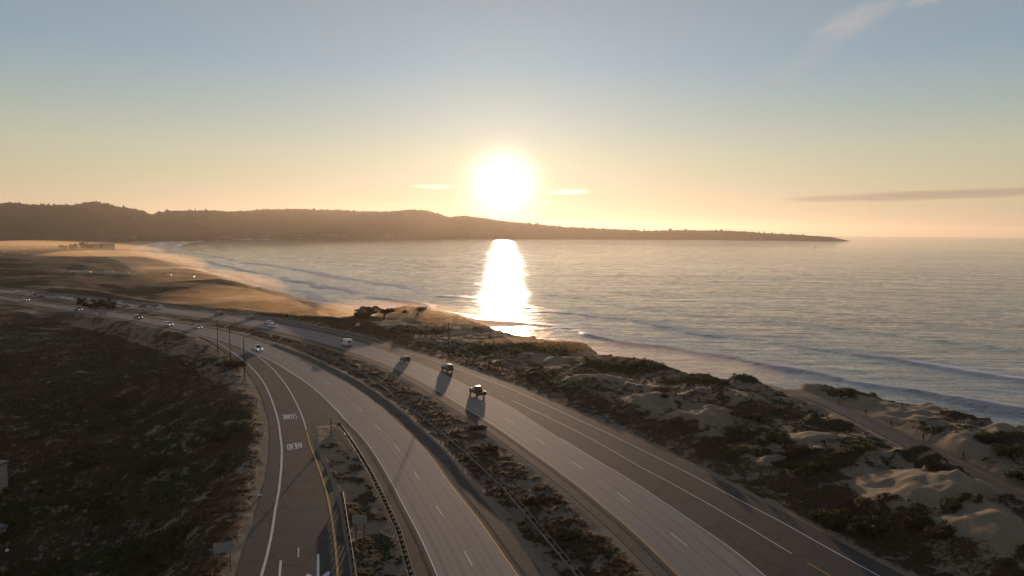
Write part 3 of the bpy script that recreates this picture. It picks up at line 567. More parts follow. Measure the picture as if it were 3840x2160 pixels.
    # embankment crest along the sea side of the far road
    crest = np.exp(-((ds-10)/5.0)**2)*sstep(225, 260, r)*sstep(520, 380, r)*(side < .5)*(dn > 12)*sstep(-.10, -.24, az_); nat += crest*3.4
    veg = np.maximum(veg, np.minimum(crest*1.6, .95))
    # trail
    ttr = sstep(5.5, 2.2, dt); zt = np.interp(x, [40, 60, 80, 120], [-.6, -.4, 0, .6]); nat = nat*(1-ttr)+zt*ttr; veg = veg*(1-sstep(5, 2.6, dt+nC))
    # coast: bluff, beach, sea floor
    base = nat
    wbl = np.where(r > 900, 34, np.where(az_ < -.2, 22, 9.0))
    cl = sstep(-1, .9, (dc+1.5+nC*1.2)/wbl)
    beach = SEA-.8+np.clip(dc+26, -30, 40)*.06
    nat = np.where(dc < wbl, beach*(1-cl)+nat*cl, nat)
    veg = veg*sstep(-3, 3, dc)
    veg = np.where((r > 700) & (dc < 60), 0, veg)
    z_under = np.where(droad < -.7, np.minimum(nat, -.30), nat)
    nat = z_under - r*r/(2*7.4e6)
    tone = .5+lod(x, y, r, 22, 22, 101, 3)*1.1 + .10*(side > .5)
    tone = np.where((ds > 0) & (ds < 9) & (side < .5), tone+.35, tone)
    return nat.reshape(sh), np.clip(veg, 0, 1).reshape(sh), np.clip(tone, 0, 1).reshape(sh), dc.reshape(sh), droad.reshape(sh)
az_g = np.radians(np.arange(-50, 48.01, .11)); r_g = np.exp(np.arange(math.log(38), math.log(7000), .0046))
AA, RR = np.meshgrid(az_g, r_g); X, Y = np.sin(AA)*RR, np.cos(AA)*RR
ZZ, VG, TN, DC, DR = eval_terrain(X, Y)
keep = (DC.ravel() > -70)
ground = grid_mesh('ground', np.stack([X.ravel(), Y.ravel(), ZZ.ravel()], 1), *X.shape, M['terrain'], keep, True, dict(veg=VG.ravel(), tone=TN.ravel()))
ground['kind'] = 'structure'
def hz(x, y):                                        # terrain height at points, by sampling the same function
    x = np.atleast_1d(np.asarray(x, float)); y = np.atleast_1d(np.asarray(y, float))
    a = np.arctan2(x, y); r = np.hypot(x, y)
    fi = np.clip((np.log(r)-math.log(38))/.0046, 0, len(r_g)-1.001); fj = np.clip((a-az_g[0])/(az_g[1]-az_g[0]), 0, len(az_g)-1.001)
    i, j = fi.astype(int), fj.astype(int); u, v = fi-i, fj-j
    def s(Q): return (Q[i, j]*(1-v)+Q[i, j+1]*v)*(1-u)+(Q[i+1, j]*(1-v)+Q[i+1, j+1]*v)*u
    return s(ZZ), s(VG), s(TN), s(DR), s(DC)
def ground_at(px, py):                               # where the sight line meets the terrain
    d = ray(px, py); z = 0.0
    for _ in range(12):
        t = (H-z)/-d[2]; zn = float(hz([d[0]*t], [d[1]*t])[0][0]); z = z*.4+zn*.6
    t = (H-z)/-d[2]; return Vector((d[0]*t, d[1]*t, float(hz([d[0]*t], [d[1]*t])[0][0])))

# the gore island: its own bumpy sheet of sand over the pavement
def sheet(name, A, B, ncross, hfun, mat, vfun):
    B = match(A, B); n = len(A); K = np.linspace(0, 1, ncross+1)
    Pt = A[:, None, :]*(1-K)[None, :, None]+B[:, None, :]*K[None, :, None]
    x, y = Pt[..., 0], Pt[..., 1]; w = np.linalg.norm(B-A, axis=1)[:, None]
    e = np.minimum(K, 1-K)[None, :]*w; e = np.minimum(e, np.linalg.norm(Pt-Pt[:1], axis=2))
    zz = hfun(x, y, e); vg, tn = vfun(x, y, e)
    o = grid_mesh(name, np.stack([x, y, zz], -1).reshape(-1, 3), n, ncross+1, mat, None, True, dict(veg=vg.ravel(), tone=tn.ravel()))
    o['kind'] = 'structure'; return o
def gore_v(x, y, e):
    v = .42+fbm(x/4.5, y/4.5, 7, 4, .6)*1.1; v = v*sstep(.2, .9, e)*sstep(118, 112, y); v = np.where(y > 112, np.minimum(v, .3), v)
    return np.clip(v, 0, 1), np.clip(.55+fbm(x/9, y/9, 8)*.8, 0, 1)
gA = smooth_curve([(1176,1600),(1173,1650),(1201,1719),(1228,1773),(1251,1837),(1274,1910),(1287,2001),(1306,2092),(1315,2160),(1325,2260)], step=.35, soft=.3)
gB = smooth_curve([(1262,1592),(1290,1622),(1328,1674),(1372,1745),(1426,1848),(1481,1965),(1549,2160),(1584,2260)], step=.35, soft=.3)
sheet('verge_gore', gA, gB, 40, lambda x, y, e: .02+sstep(0, .8, e)*(.10+.10*fbm(x/1.5, y/1.5, 5))+sstep(.45, .6, gore_v(x, y, e)[0])*(.15+.25*np.abs(fbm(x/.8, y/.8, 6))), M['terrain'], gore_v)
# trail surface, draped on its bed
tn_ = len(trail); tz = hz(trail[:, 0], trail[:, 1])[0]
tz = np.convolve(np.pad(tz, 6, mode='edge'), np.ones(13)/13, 'valid')
tA, tB = offset(trail, -2.1), offset(trail, 2.1)
V = []; F = []
for i in range(tn_):
    V += [(*tA[i], tz[i]+.10), (*tB[i], tz[i]+.10), (*offset(trail, -2.5)[i], tz[i]-.5), (*offset(trail, 2.5)[i], tz[i]-.5)]
for i in range(tn_-1):
    a, b = 4*i, 4*i+4; F += [(a, a+1, b+1, b), (a+2, a, b, b+2), (a+1, a+3, b+3, b+1)]
o = add_mesh('path_trail', V, F, M['path']); o['kind'] = 'structure'
bm = bmesh.new(); bm.from_mesh(o.data); bmesh.ops.recalc_face_normals(bm, faces=bm.faces)
if sum(f.normal.z for f in bm.faces) < 0: bmesh.ops.reverse_faces(bm, faces=bm.faces)
bm.to_mesh(o.data); bm.free()

# ------------------------------------------------------------------ sea, curved with the earth, with breakers rolling in
az_s = np.radians(np.arange(-36, 50.01, .13)); r_s = np.concatenate([np.exp(np.arange(math.log(110), math.log(3200), .0042)), np.exp(np.arange(math.log(3220), math.log(29500), .02))])
AA, RR = np.meshgrid(az_s, r_s); X2, Y2 = np.sin(AA)*RR, np.cos(AA)*RR
dsea = poly_sdf(X2, Y2, inland_poly).reshape(X2.shape)
near = dsea < 900
wob = fbm(X2/90, Y2/90, 201, 3)*16 + fbm(X2/30, Y2/30, 202, 2)*3
zs = np.zeros_like(X2); crest = np.zeros_like(X2)
for dist, hgt, wid, seed in ((28, .35, 3, 1), (64, 1.15, 3.2, 2), (112, .6, 5, 3), (178, .3, 8, 4)):
    u = dsea-dist+wob*(.6+dist/160)
    along = np.clip(.62+fbm(X2/70, Y2/70, 300+seed, 3)*1.2, 0, 1)
    prof = np.where(u < 0, np.exp(-(u/(wid*.45))**2), np.exp(-(u/(wid*1.4))**2)); zs += hgt*along*prof
    crest = np.maximum(crest, along*np.exp(-((u-wid*.9)/(wid*1.5))**2)*(1.0 if dist < 130 else .35))
swell = np.sin((dsea+wob*1.5)/9.5)*.10*sstep(30, 200, dsea)
zs += (swell + fbm(X2/14, Y2/7, 210, 3)*.28)*(RR < 2500)
zs = zs*near + (fbm(X2/14, Y2/7, 210, 3)*.25)*(~near)*(RR < 2500)
Vs = np.stack([X2, Y2, SEA+zs-RR*RR/(2*7.4e6)], -1).reshape(-1, 3)
sea = grid_mesh('sea', Vs, *X2.shape, M['sea'], (dsea.ravel() > -12), True, dict(shore=np.clip(dsea, 0, 5000).ravel(), crest=(crest*near).ravel()))
sea['kind'] = 'structure'

# ------------------------------------------------------------------ the peninsula's forested hills
RIDGE = [(-400,770),(-200,760),(0,766),(20,762),(89,767),(174,771),(281,773),(323,764),(360,761),(385,765),(435,777),(472,780),(509,787),(547,795),(564,806.6),(596,797),(640,792),(759,792),(858,794),(982,787),(1131,785),(1305,790),(1454,796),(1529,788),(1603,791),(1643,802),(1683,814.5),(1753,812),(1840,822),(1866,828),(1991,838),(2115,850.6),(2282,859),(2431,865.6),(2531,863),(2738,864.7),(2863,874),(2988,880),(3112,888),(3187,893),(3205,897)]
BASEL = [(-400,912),(0,906),(300,907),(500,908),(640,904),(808,896.5),(1007,895),(1181,893),(1355,896.5),(1504,898),(1840,898),(2200,899.5),(2531,900.5),(2946,899),(3195,896.5),(3205,896.5)]
def dir_of(px, py): d = ray(px, py); return math.atan2(d[0], d[1]), d[2]/math.hypot(d[0], d[1])
def base_r(px, py):
    s = -dir_of(px, py)[1]; r = 4000.
    for _ in range(30): r = (H-SEA+r*r/(2*7.4e6))/s
    return r
ra = np.array([dir_of(*p) for p in RIDGE]); ba = np.array([(dir_of(*p)[0], base_r(*p)) for p in BASEL])
az_h = np.radians(np.arange(-46, math.degrees(ra[-1, 0]), .045)); tt = np.concatenate([np.linspace(0, 1, 90), np.linspace(1.02, 1.6, 20)])
slope = np.interp(az_h, ra[:, 0], ra[:, 1]); rb = np.interp(az_h, ba[:, 0], ba[:, 1])
rb = np.minimum(rb, np.interp(np.degrees(az_h), [-46, -30, -24, -17], [2500, 2500, 2800, 4600]))
kk = np.exp(-.5*(np.arange(-60, 61)/22)**2); kk /= kk.sum(); rb = np.convolve(np.pad(rb, 60, mode='edge'), kk, 'valid')
depth = np.interp(np.degrees(az_h), [-46, -28, -15, 0, 12, 20, 26.4], [2600, 2300, 1900, 1700, 1200, 700, 250])
TT, A2 = np.meshgrid(tt, az_h); RB = rb[:, None]; DP = depth[:, None]; RHh = RB+TT*DP
ztop = (H+slope*(rb+depth))[:, None] + ((rb+depth)**2/(2*7.4e6))[:, None]*0
X3, Y3 = np.sin(A2)*RHh, np.cos(A2)*RHh
spur = fbm(X3/420, Y3/420, 400, 5, .55); tree = np.abs(fbm(X3/34, Y3/34, 410, 3, .7))
sil = fbm(az_h*57.3*3.8, az_h*0, 420, 4, .85)[:, None]; tall = np.clip(fbm(az_h*57.3*6.5, az_h*0+3.3, 425, 3, .8)-.1, 0, 1)[:, None]
endt = np.interp(np.degrees(az_h), [21.0, 25.2], [1, 0])[:, None]
prof = np.where(TT <= 1, np.sin(np.clip(TT, 0, 1)*math.pi/2)**1.15, 1-(TT-1)*.8)
zh = SEA-8 + (ztop-SEA+8)*prof*(1+.20*spur*np.sin(np.clip(TT, 0, 1)*math.pi)) + (tree*15-6)*sstep(.02, .1, TT)*endt
zh += np.exp(-((TT-1)/.14)**2)*(sil*22+tall*45)*endt
zh -= (1-np.interp(np.degrees(az_h), [25.0, 26.5], [1, 0]))[:, None]*22
grid_mesh('hills', np.stack([X3, Y3, zh-(RHh**2)/(2*7.4e6)*0-(RHh**2/(2*7.4e6))*(TT < .3)*(1-TT/.3)], -1).reshape(-1, 3), *X3.shape, M['hill'])['kind'] = 'structure'


# ------------------------------------------------------------------ vehicles (x = forward, origin on the road under the middle)
def loft(bm, secs):
    """secs: list of (x, [(y, z), ...] for the right half from the bottom up); mirrored and joined"""
    rings = []
    for x, pr in secs:
        pts = [(y, z) for y, z in pr]+[(-y, z) for y, z in pr[::-1]]
        rings.append([bm.verts.new((x, y, z)) for y, z in pts])
    n = len(rings[0])
    for a, b in zip(rings, rings[1:]):
        for k in range(n): bm.faces.new((a[k], a[(k+1) % n], b[(k+1) % n], b[k]))
    bm.faces.new(rings[0][::-1]); bm.faces.new(rings[-1])
def panel(bm, q, u0, u1, v0, v1, off):
    """thin raised pane on the quad q = (low-left, low-right, up-right, up-left)"""
    q = [Vector(p) for p in q]
    def P(u, v): return (q[0]*(1-u)+q[1]*u)*(1-v)+(q[3]*(1-u)+q[2]*u)*v
    c = [P(u0, v0), P(u1, v0), P(u1, v1), P(u0, v1)]; n = (c[1]-c[0]).cross(c[3]-c[0]).normalized()
    lo = [bm.verts.new(p-n*.03) for p in c]; hi = [bm.verts.new(p+n*off) for p in c]
    bm.faces.new(hi); bm.faces.new(lo[::-1])
    for k in range(4): bm.faces.new((lo[k], lo[(k+1) % 4], hi[(k+1) % 4], hi[k]))
KINDS = {  # length, width, height, [hood z front, cowl z], cabin base x0..x1, roof x0..x1, trunk z, wheel r, clearance
    'sedan':  dict(L=4.75, W=1.84, Hh=1.44, hf=.72, hc=.93, hr=.98, cb=(-1.75, 1.05), cr=(-1.05, .35), wr=.33, cl=.20, wx=(-1.38, 1.42)),
    'coupe':  dict(L=4.55, W=1.86, Hh=1.36, hf=.68, hc=.90, hr=.94, cb=(-1.75, .85), cr=(-.85, .15), wr=.34, cl=.18, wx=(-1.35, 1.35)),
    'hatch':  dict(L=4.25, W=1.78, Hh=1.55, hf=.78, hc=.98, hr=1.0, cb=(-2.02, 1.05), cr=(-1.62, .35), wr=.32, cl=.20, wx=(-1.28, 1.30)),
    'suv':    dict(L=4.75, W=1.92, Hh=1.78, hf=.95, hc=1.12, hr=1.10, cb=(-2.25, .95), cr=(-1.90, .25), wr=.37, cl=.28, wx=(-1.40, 1.42)),
    'jeep':   dict(L=4.60, W=1.90, Hh=1.88, hf=1.10, hc=1.18, hr=1.12, cb=(-2.20, .65), cr=(-2.10, .30), wr=.42, cl=.36, wx=(-1.42, 1.46)),
    'pickup': dict(L=5.70, W=2.00, Hh=1.95, hf=1.10, hc=1.24, hr=1.18, cb=(-.75, 1.35), cr=(-.45, .62), wr=.44, cl=.34, wx=(-1.75, 1.85))}
def vehicle(kind, paint, label, cat, name, roofmat=None, lit=False, parts=True):
    if kind == 'van': return step_van(label)
    k = KINDS[kind]; L_, W, Hh = k['L'], k['W'], k['Hh']; h = W/2; cl = k['cl']; root = empty(name, (0, 0, 0)); tag(root, label, cat)
    pm = PAINTS[paint]; zc = k['hc']; zr = k['hr']
    def pr(w, zt, zb=cl): return [(w*.80, zb), (w*.97, zb+.12), (w, zb+(zt-zb)*.45), (w*.985, zb+(zt-zb)*.78), (w*.90, zt-.015), (w*.55, zt+.02)]
    bm = bmesh.new(); x0, x1 = -L_/2, L_/2
    if kind == 'pickup':
        loft(bm, [(k['cb'][0]-.05, pr(h*.985, zr)), (k['cb'][0]+.5, pr(h, zc)), (k['cb'][1], pr(h, zc)), (x1-.5, pr(h*.97, k['hf']+.06)), (x1-.12, pr(h*.92, k['hf'])), (x1, pr(h*.82, k['hf']-.18, cl+.12))])
    else:
        loft(bm, [(x0, pr(h*.84, zr-.2, cl+.12)), (x0+.12, pr(h*.93, zr-.03)), (x0+.6, pr(h*.985, zr)), (k['cb'][0]+.9, pr(h, (zr+zc)/2)), (k['cb'][1], pr(h, zc)), (x1-.55, pr(h*.97, k['hf']+.08)), (x1-.14, pr(h*.92, k['hf'])), (x1, pr(h*.80, k['hf']-.16, cl+.12))])
    bmobj('body', bm, pm, root, True)
    if kind == 'pickup':                             # open load bed
        bm = bmesh.new(); a, b = x0, k['cb'][0]-.07; box(bm, a+.04, b, -h*.9, h*.9, cl+.10, cl+.42)
        for s in (-1, 1): box(bm, a, b, s*h*.985-(.09 if s > 0 else 0), s*h*.985+(.09 if s < 0 else 0), cl+.05, zr, .02)
        bmobj('load_bed', bm, pm, root)
        bm = bmesh.new(); box(bm, a-.03, a+.06, -h*.9, h*.9, cl+.12, zr-.02, .015); bmobj('tailgate', bm, pm, root)
        bm = bmesh.new(); tube(bm, [(b-.15, -h*.85, zr), (b-.15, -h*.80, Hh-.08), (b-.15, h*.80, Hh-.08), (b-.15, h*.85, zr)], [.04]*4, 6); bmobj('roll_bar', bm, M['trim'], root)
    # greenhouse
    cb, cr = k['cb'], k['cr']; zb, zt = zc-.06, Hh; wb, wt = h*.92, h*.70
    bm = bmesh.new(); zb0 = zr-.06
    B = [(cb[0], -wb, zb0), (cb[1], -wb, zb), (cb[1], wb, zb), (cb[0], wb, zb0)]; T = [(cr[0], -wt, zt-.04), (cr[1], -wt, zt-.03), (cr[1], wt, zt-.03), (cr[0], wt, zt-.04)]
    vb = [bm.verts.new(p) for p in B]; vt = [bm.verts.new(p) for p in T]; bm.faces.new(vt); bm.faces.new(vb[::-1])
    for i in range(4): bm.faces.new((vb[i], vb[(i+1) % 4], vt[(i+1) % 4], vt[i]))
    top = max(bm.faces, key=lambda f: f.normal.z if f.normal.z else 0)
    bmesh.ops.bevel(bm, geom=list(bm.edges), offset=.05, segments=2, affect='EDGES'); bmobj('cabin', bm, pm, root, True)
    bm = bmesh.new(); r0 = [(cr[0]-.03, -wt-.02), (cr[1]+.03, -wt-.02), (cr[1]+.03, wt+.02), (cr[0]-.03, wt+.02)]
    box(bm, cr[0]-.02, cr[1]+.02, -wt, wt, zt-.05, zt, .022); bmobj('roof', bm, roofmat or pm, root, True)
    side_r = [B[0], B[1], T[1], T[0]]; side_l = [B[2], B[3], T[3], T[2]]
    bm = bmesh.new(); panel(bm, [B[1], B[2], T[2], T[1]], .07, .93, .16, .9, .010); bmobj('windshield', bm, M['glass'], root)
    bm = bmesh.new(); panel(bm, [B[3], B[0], T[0], T[3]], .10, .90, .22, .88, .010); bmobj('rear_window', bm, M['glass'], root)
    for q, fl in ((side_r, 0), (side_l, 1)):
        for u0, u1 in ((.10, .49), (.53, .90)):
            bm = bmesh.new(); panel(bm, q, u0, u1, .22, .88, .010); bmobj('side_window', bm, M['glass'], root)
    wr = k['wr']; ww = .25 if kind in ('pickup', 'jeep') else .21
    for wx in k['wx']:
        for s in (-1, 1):
            bm = bmesh.new(); y = s*(h-ww/2+.015)
            tube(bm, [(wx, y-ww/2, wr), (wx, y-ww/2+.03, wr), (wx, y+ww/2-.03, wr), (wx, y+ww/2, wr)], [wr-.04, wr, wr, wr-.04], 20); w_ = bmobj('wheel', bm, M['tyre'], root, False)
            bm = bmesh.new(); yo = y+s*(ww/2); tube(bm, [(wx, yo-.01*s, wr), (wx, yo+.012*s, wr)], [wr*.64, wr*.58], 14); bmobj('rim', bm, M['rim'], w_)
    zl = k['hf']-.14
    for s in (-1, 1):
        bm = bmesh.new(); box(bm, x1-.16, x1-.005, min(s*h*.46, s*h*.80), max(s*h*.46, s*h*.80), zl-.06, zl+.07, .015); bmobj('headlight', bm, M['head' if lit else 'headoff'], root)
        bm = bmesh.new(); box(bm, x0-.012, x0+.10, min(s*h*.62, s*h*.88), max(s*h*.62, s*h*.88), zr-.36, zr-.18, .012); bmobj('taillight', bm, M['tail'], root)
        bm = bmesh.new(); box(bm, cb[1]-.30, cb[1]-.18, min(s*h*.96, s*(h+.2)), max(s*h*.96, s*(h+.2)), zc+.02, zc+.17, .02); bmobj('side_mirror', bm, M['trim'] if paint in ('black', 'grey') else pm, root)
    bm = bmesh.new(); box(bm, x1-.05, x1+.03, -h*.42, h*.42, zl-.12, zl+.06, .01); bmobj('radiator_grille', bm, M['trim'], root)
    bm = bmesh.new(); box(bm, x1-.14, x1+.05, -h*.82, h*.82, cl+.02, cl+.24, .03); bmobj('front_bumper', bm, M['trim'] if kind in ('jeep', 'suv') else pm, root)
    bm = bmesh.new(); box(bm, x0-.06, x0+.14, -h*.84, h*.84, cl+.02, cl+.24, .03); bmobj('rear_bumper', bm, M['trim'] if kind in ('jeep', 'pickup', 'suv') else pm, root)
    bm = bmesh.new(); box(bm, x0+.35, x1-.35, -h*.78, h*.78, cl-.03, cl+.05); bmobj('underbody', bm, M['trim'], root)
    return root
def step_van(label):
    root = empty('delivery_van', (0, 0, 0)); tag(root, label, 'van'); pm = PAINTS['white']
    bm = bmesh.new(); b = .42; h = .98
    def pr(w, zb, zt): return [(w*.97, zb), (w, zb+.2), (w, zt*.55), (w*.93, zt-.18), (w*.86, zt-.03), (w*.5, zt)]
    loft(bm, [(-2.35, pr(h*.97, b, 2.42)), (-2.28, pr(h, b, 2.5)), (-.2, pr(h, b, 2.52)), (1.05, pr(h*.98, b, 2.50)), (1.18, pr(h*.97, b, 2.42))]); bmobj('body', bm, pm, root, True)
    bm = bmesh.new(); loft(bm, [(1.15, pr(h*.92, b, 1.30)), (1.7, pr(h*.90, b, 1.22)), (2.2, pr(h*.86, b, 1.08)), (2.3, pr(h*.80, b+.1, .95))]); bmobj('bonnet', bm, pm, root, True)
    bm = bmesh.new(); panel(bm, [(1.19, -.9, 1.3), (1.19, .9, 1.3), (1.19, .84, 2.35), (1.19, -.84, 2.35)], .04, .96, .05, .9, .01); bmobj('windshield', bm, M['glass'], root)
    for s in (-1, 1):
        q = [(-2.3, -h-.003, .4), (1.18, -h-.003, .4), (1.18, -h*.94, 2.4), (-2.3, -h*.94, 2.4)] if s < 0 else [(1.18, h+.003, .4), (-2.3, h+.003, .4), (-2.3, h*.94, 2.4), (1.18, h*.94, 2.4)]
        for u0, u1, v0, v1 in ((.80, .95, .52, .82),) if s < 0 else ((.05, .20, .52, .82),):
            bm = bmesh.new(); panel(bm, q, u0, u1, v0, v1, .012); bmobj('side_window', bm, M['glass'], root)
        bm = bmesh.new(); panel(bm, q, *(((.22, .60) if s < 0 else (.40, .78))), .56, .78, .012); bmobj('side_window', bm, M['glass'], root)
        bm = bmesh.new(); tube(bm, [(1.2, s*.95, 1.4), (1.5, s*1.15, 1.5)], [.02, .02], 6); box(bm, 1.42, 1.54, min(s*1.08, s*1.28), max(s*1.08, s*1.28), 1.36, 1.66, .02); bmobj('side_mirror', bm, M['trim'], root)
        bm = bmesh.new(); box(bm, 2.18, 2.325, min(s*.5, s*.72), max(s*.5, s*.72), .72, .9, .02); bmobj('headlight', bm, M['headoff'], root)
        bm = bmesh.new(); box(bm, -2.40, -2.33, min(s*.74, s*.88), max(s*.74, s*.88), .62, .82, .01); bmobj('taillight', bm, M['tail'], root)
    bm = bmesh.new(); panel(bm, [(-2.36, .8, .5), (-2.36, -.8, .5), (-2.36, -.8, 2.2), (-2.36, .8, 2.2)], .1, .9, .5, .92, .01); bmobj('rear_window', bm, M['glass'], root)
    bm = bmesh.new(); box(bm, -2.55, -2.3, -.92, .92, .36, .52, .02); bmobj('rear_bumper', bm, M['trim'], root)
    bm = bmesh.new(); box(bm, 2.2, 2.36, -.85, .85, .4, .56, .02); bmobj('front_bumper', bm, M['trim'], root)
    for wx in (-1.35, 1.5):
        for s in (-1, 1):
            bm = bmesh.new(); y = s*.86; tube(bm, [(wx, y-.11, .36), (wx, y-.08, .36), (wx, y+.08, .36), (wx, y+.12, .36)], [.32, .36, .36, .32], 20); w_ = bmobj('wheel', bm, M['tyre'], root)
            bm = bmesh.new(); tube(bm, [(wx, y+s*.11, .36), (wx, y+s*.13, .36)], [.22, .19], 14); bmobj('rim', bm, M['rim'], w_)
    bm = bmesh.new(); box(bm, -2.1, 1.9, -.75, .75, .34, .46); bmobj('underbody', bm, M['trim'], root)
    return root
NBC = (NBL+match(NBL, NBR))/2; SBC = (SBL+match(SBL, SBR))/2
def heading(p, P, sgn):
    i = np.argmin(((P-p)**2).sum(1)); t = tangents(P)[i]*sgn; return math.atan2(t[1], t[0])
NB_G, SB_G = 'cars on the near carriageway driving towards the camera', 'cars on the far carriageway driving away'
CARS = [  # px, py of the ground point, carriageway, kind, paint, lit, label, category, name, roof
 (97,1130,'N','pickup','silver',1,'pale pickup with lit headlights, the farthest vehicle coming along the near carriageway','pickup truck','pickup_truck',None),
 (293,1164,'N','sedan','grey',1,'dark sedan with two bright headlights approaching the two-post sign','car','car',None),
 (518,1197,'N','jeep','green',1,'dark boxy four-wheel-drive with a pale roof and lit headlights','suv','suv','white'),
 (633,1223,'N','suv','white',1,'white suv ahead of the silver sedan, its headlights lit, nearing the ramp','suv','suv',None),
 (741,1231,'N','sedan','silver',1,'silver sedan coming along the near carriageway behind the first lamp post','car','car',None),
 (965,1316,'N','pickup','white',1,'white pickup with lit headlights at the tip of the painted ramp gore','pickup truck','pickup_truck',None),
 (1300,1298,'S','van','white',0,'','van','',None),
 (1519,1354,'S','hatch','black',0,'black hatchback on the far carriageway between the white van and the dark suv','car','car',None),
 (1678,1388,'S','suv','black',0,'black suv straddling the right lane just ahead of the green pickup','suv','suv',None),
 (1790,1479,'S','pickup','green',0,'dark green pickup with an open bed and roll bar, nearest vehicle on the road','pickup truck','pickup_truck','silver'),
 (1007,1214,'S','coupe','white',0,'white two-door car in the far lane, just ahead of the other white car','car','car',None),
 (1021,1227,'S','sedan','white',0,'white sedan side by side with the white two-door car','car','car',None),
 (938,1198,'S','hatch','brown',0,'brown hatchback just ahead of the two white cars','car','car',None),
 (820,1184,'S','suv','black',0,'black suv under the arm of the first lamp post','suv','suv',None),
 (599,1159,'S','hatch','white',0,'white hatchback with a dark car close behind its roof','car','car',None),
 (588,1151,'S','sedan','black',0,'dark sedan half hidden by the white hatchback','car','car',None),
 (534,1152,'S','suv','red',0,'reddish brown suv on the far carriageway beyond the white hatchback','suv','suv',None),
 (471,1151,'S','sedan','grey',0,'dark grey car in the inner lane beside the white suv','car','car',None),
 (443,1143,'S','suv','white',0,'white suv in the outer lane beside the dark grey car','suv','suv',None),
 (405,1141,'S','suv','brown',0,'dark car with a pale roof just emerging from behind the low cypress','car','car','silver'),
 (330,1127,'S','sedan','white',0,'white car passing behind the low cypress, only its roof in view','car','car',None),
 (262,1125,'S','sedan','white',0,'white car just before the low cypress','car','car',None),
 (238,1121,'S','hatch','white',0,'white hatchback second of the close trio before the cypress','car','car',None),
 (217,1118,'S','sedan','silver',0,'silver car, the farthest of the close trio before the cypress','car','car',None),
 (153,1114,'S','coupe','black',0,'low black car alone between the trio and the far cluster','car','car',None),
 (127,1109,'S','suv','grey',0,'dark suv with a glinting roof just behind the dark verge bushes','suv','suv','silver'),
 (93,1104,'S','sedan','silver',0,'silver sedan, nearest of the three cars at the far end of the road','car','car',None),
 (68,1099,'S','suv','white',0,'pale suv at the far end of the road above the verge bushes','suv','suv',None),
 (82,1096,'S','sedan','silver',0,'silver car beside the pale suv at the far end of the road','car','car',None)]
for (px, py, cw, kind, pa, lit, lab, cat, name, roof) in CARS:
    v = vehicle(kind, pa, lab or 'white boxy delivery van with black mirrors on the far carriageway', cat, name, PAINTS[roof] if roof else None, bool(lit))
    p = G(px, py); P = NBC if cw == 'N' else SBC
    hd = heading(p, P, 1 if cw == 'N' else -1)
    v.location = (p[0], p[1], .007); v.rotation_euler = (0, 0, hd); v['group'] = NB_G if cw == 'N' else SB_G
    v.scale = (.94,)*3

# ------------------------------------------------------------------ guardrails
def guardrail(name, P, label, spacing, post_h=.78, double=True, side=1, zb=None, mat='galv'):
    s = np.concatenate([[0], np.cumsum(np.linalg.norm(np.diff(P, axis=0), axis=1))]); Lt = s[-1]
    root = empty(name, (P[0][0], P[0][1], 0)); tag(root, label, 'guardrail')
    T = tangents(P); base = Vector((P[0][0], P[0][1], 0))
    zt = (lambda x, y: float(hz(x, y)[0][0])) if zb is None else (lambda x, y: zb)
    prof = [(0, .0), (.045, .04), (.045, .09), (.0, .13), (0, .17), (.045, .21), (.045, .26), (0, .31)]
    zl = np.array([max(zt(*p), -.3) for p in P]); zl = np.convolve(np.pad(zl, 5, mode='edge'), np.ones(11)/11, 'valid')
    for sd in ((-1, 1) if double else (side,)):
        bm = bmesh.new(); rings = []
        for i in range(len(P)):
            n = np.array([T[i][1], -T[i][0]])*sd
            rings.append([bm.verts.new((P[i][0]+n[0]*((.30 if double else .16)+o)-base.x, P[i][1]+n[1]*((.30 if double else .16)+o)-base.y, zl[i]+.46+z)) for o, z in prof])
        for a, b in zip(rings, rings[1:]):
            for k in range(len(prof)-1): bm.faces.new((a[k], a[k+1], b[k+1], b[k]))
        r_ = bmobj('rail', bm, M[mat], root); mo = r_.modifiers.new('thickness', 'SOLIDIFY'); mo.thickness = .02
    bmp = bmesh.new(); box(bmp, -.07, .07, -.09, .09, -.4, post_h); first = None
    bmb = bmesh.new(); y = .28 if double else .14
    box(bmb, -.07, .07, -y if double or side > 0 else -.02, y if double or side < 0 else .02, .50, .74)
    for n, q in enumerate(np.arange(.4, Lt-.2, spacing)):
        x, yy = np.interp(q, s, P[:, 0]), np.interp(q, s, P[:, 1]); i = min(int(q/Lt*(len(P)-1)), len(P)-1); a = math.atan2(T[i][1], T[i][0])
        if first is None:
            pst = bmobj('post', bmp, M['wood'], root); blk = bmobj('spacer_block', bmb, M['wood'], pst); first = (pst, blk)
        else:
            pst = first[0].copy(); C.objects.link(pst); pst.parent = root; blk = first[1].copy(); C.objects.link(blk); blk.parent = pst
        pst.location = (x-base.x, yy-base.y, float(np.interp(q, s, zl))); pst.rotation_euler = (0, 0, a)
    return root
med_rail = smooth_curve([(1044,1281),(1102,1298),(1170,1322),(1209,1338),(1267,1362),(1340,1396),(1430,1446),(1500,1508),(1577,1561),(1678,1645),(1785,1740),(1904,1851),(2034,2008),(2153,2151),(2240,2250)], soft=.4)
guardrail('median_guardrail', med_rail, 'long double-sided steel guardrail running down the planted median', 1.95)
gr1 = smooth_curve([(1262,1598),(1296,1638),(1336,1700),(1386,1784),(1440,1894),(1494,2012),(1536,2160),(1560,2250)], soft=.3)
gr1 = gr1 + 0; guardrail('gore_guardrail', gr1, 'double-sided guardrail on wooden posts along the lane side of the gore island', 1.25, zb=.05)
gr2 = smooth_curve([(1279,1852),(1290,1917),(1300,1985),(1312,2060),(1322,2130),(1336,2230)], soft=.3)
guardrail('gore_guardrail', gr2, 'short guardrail with a flared white end on the ramp side of the gore island', 1.9, double=False, side=-1, zb=.05)
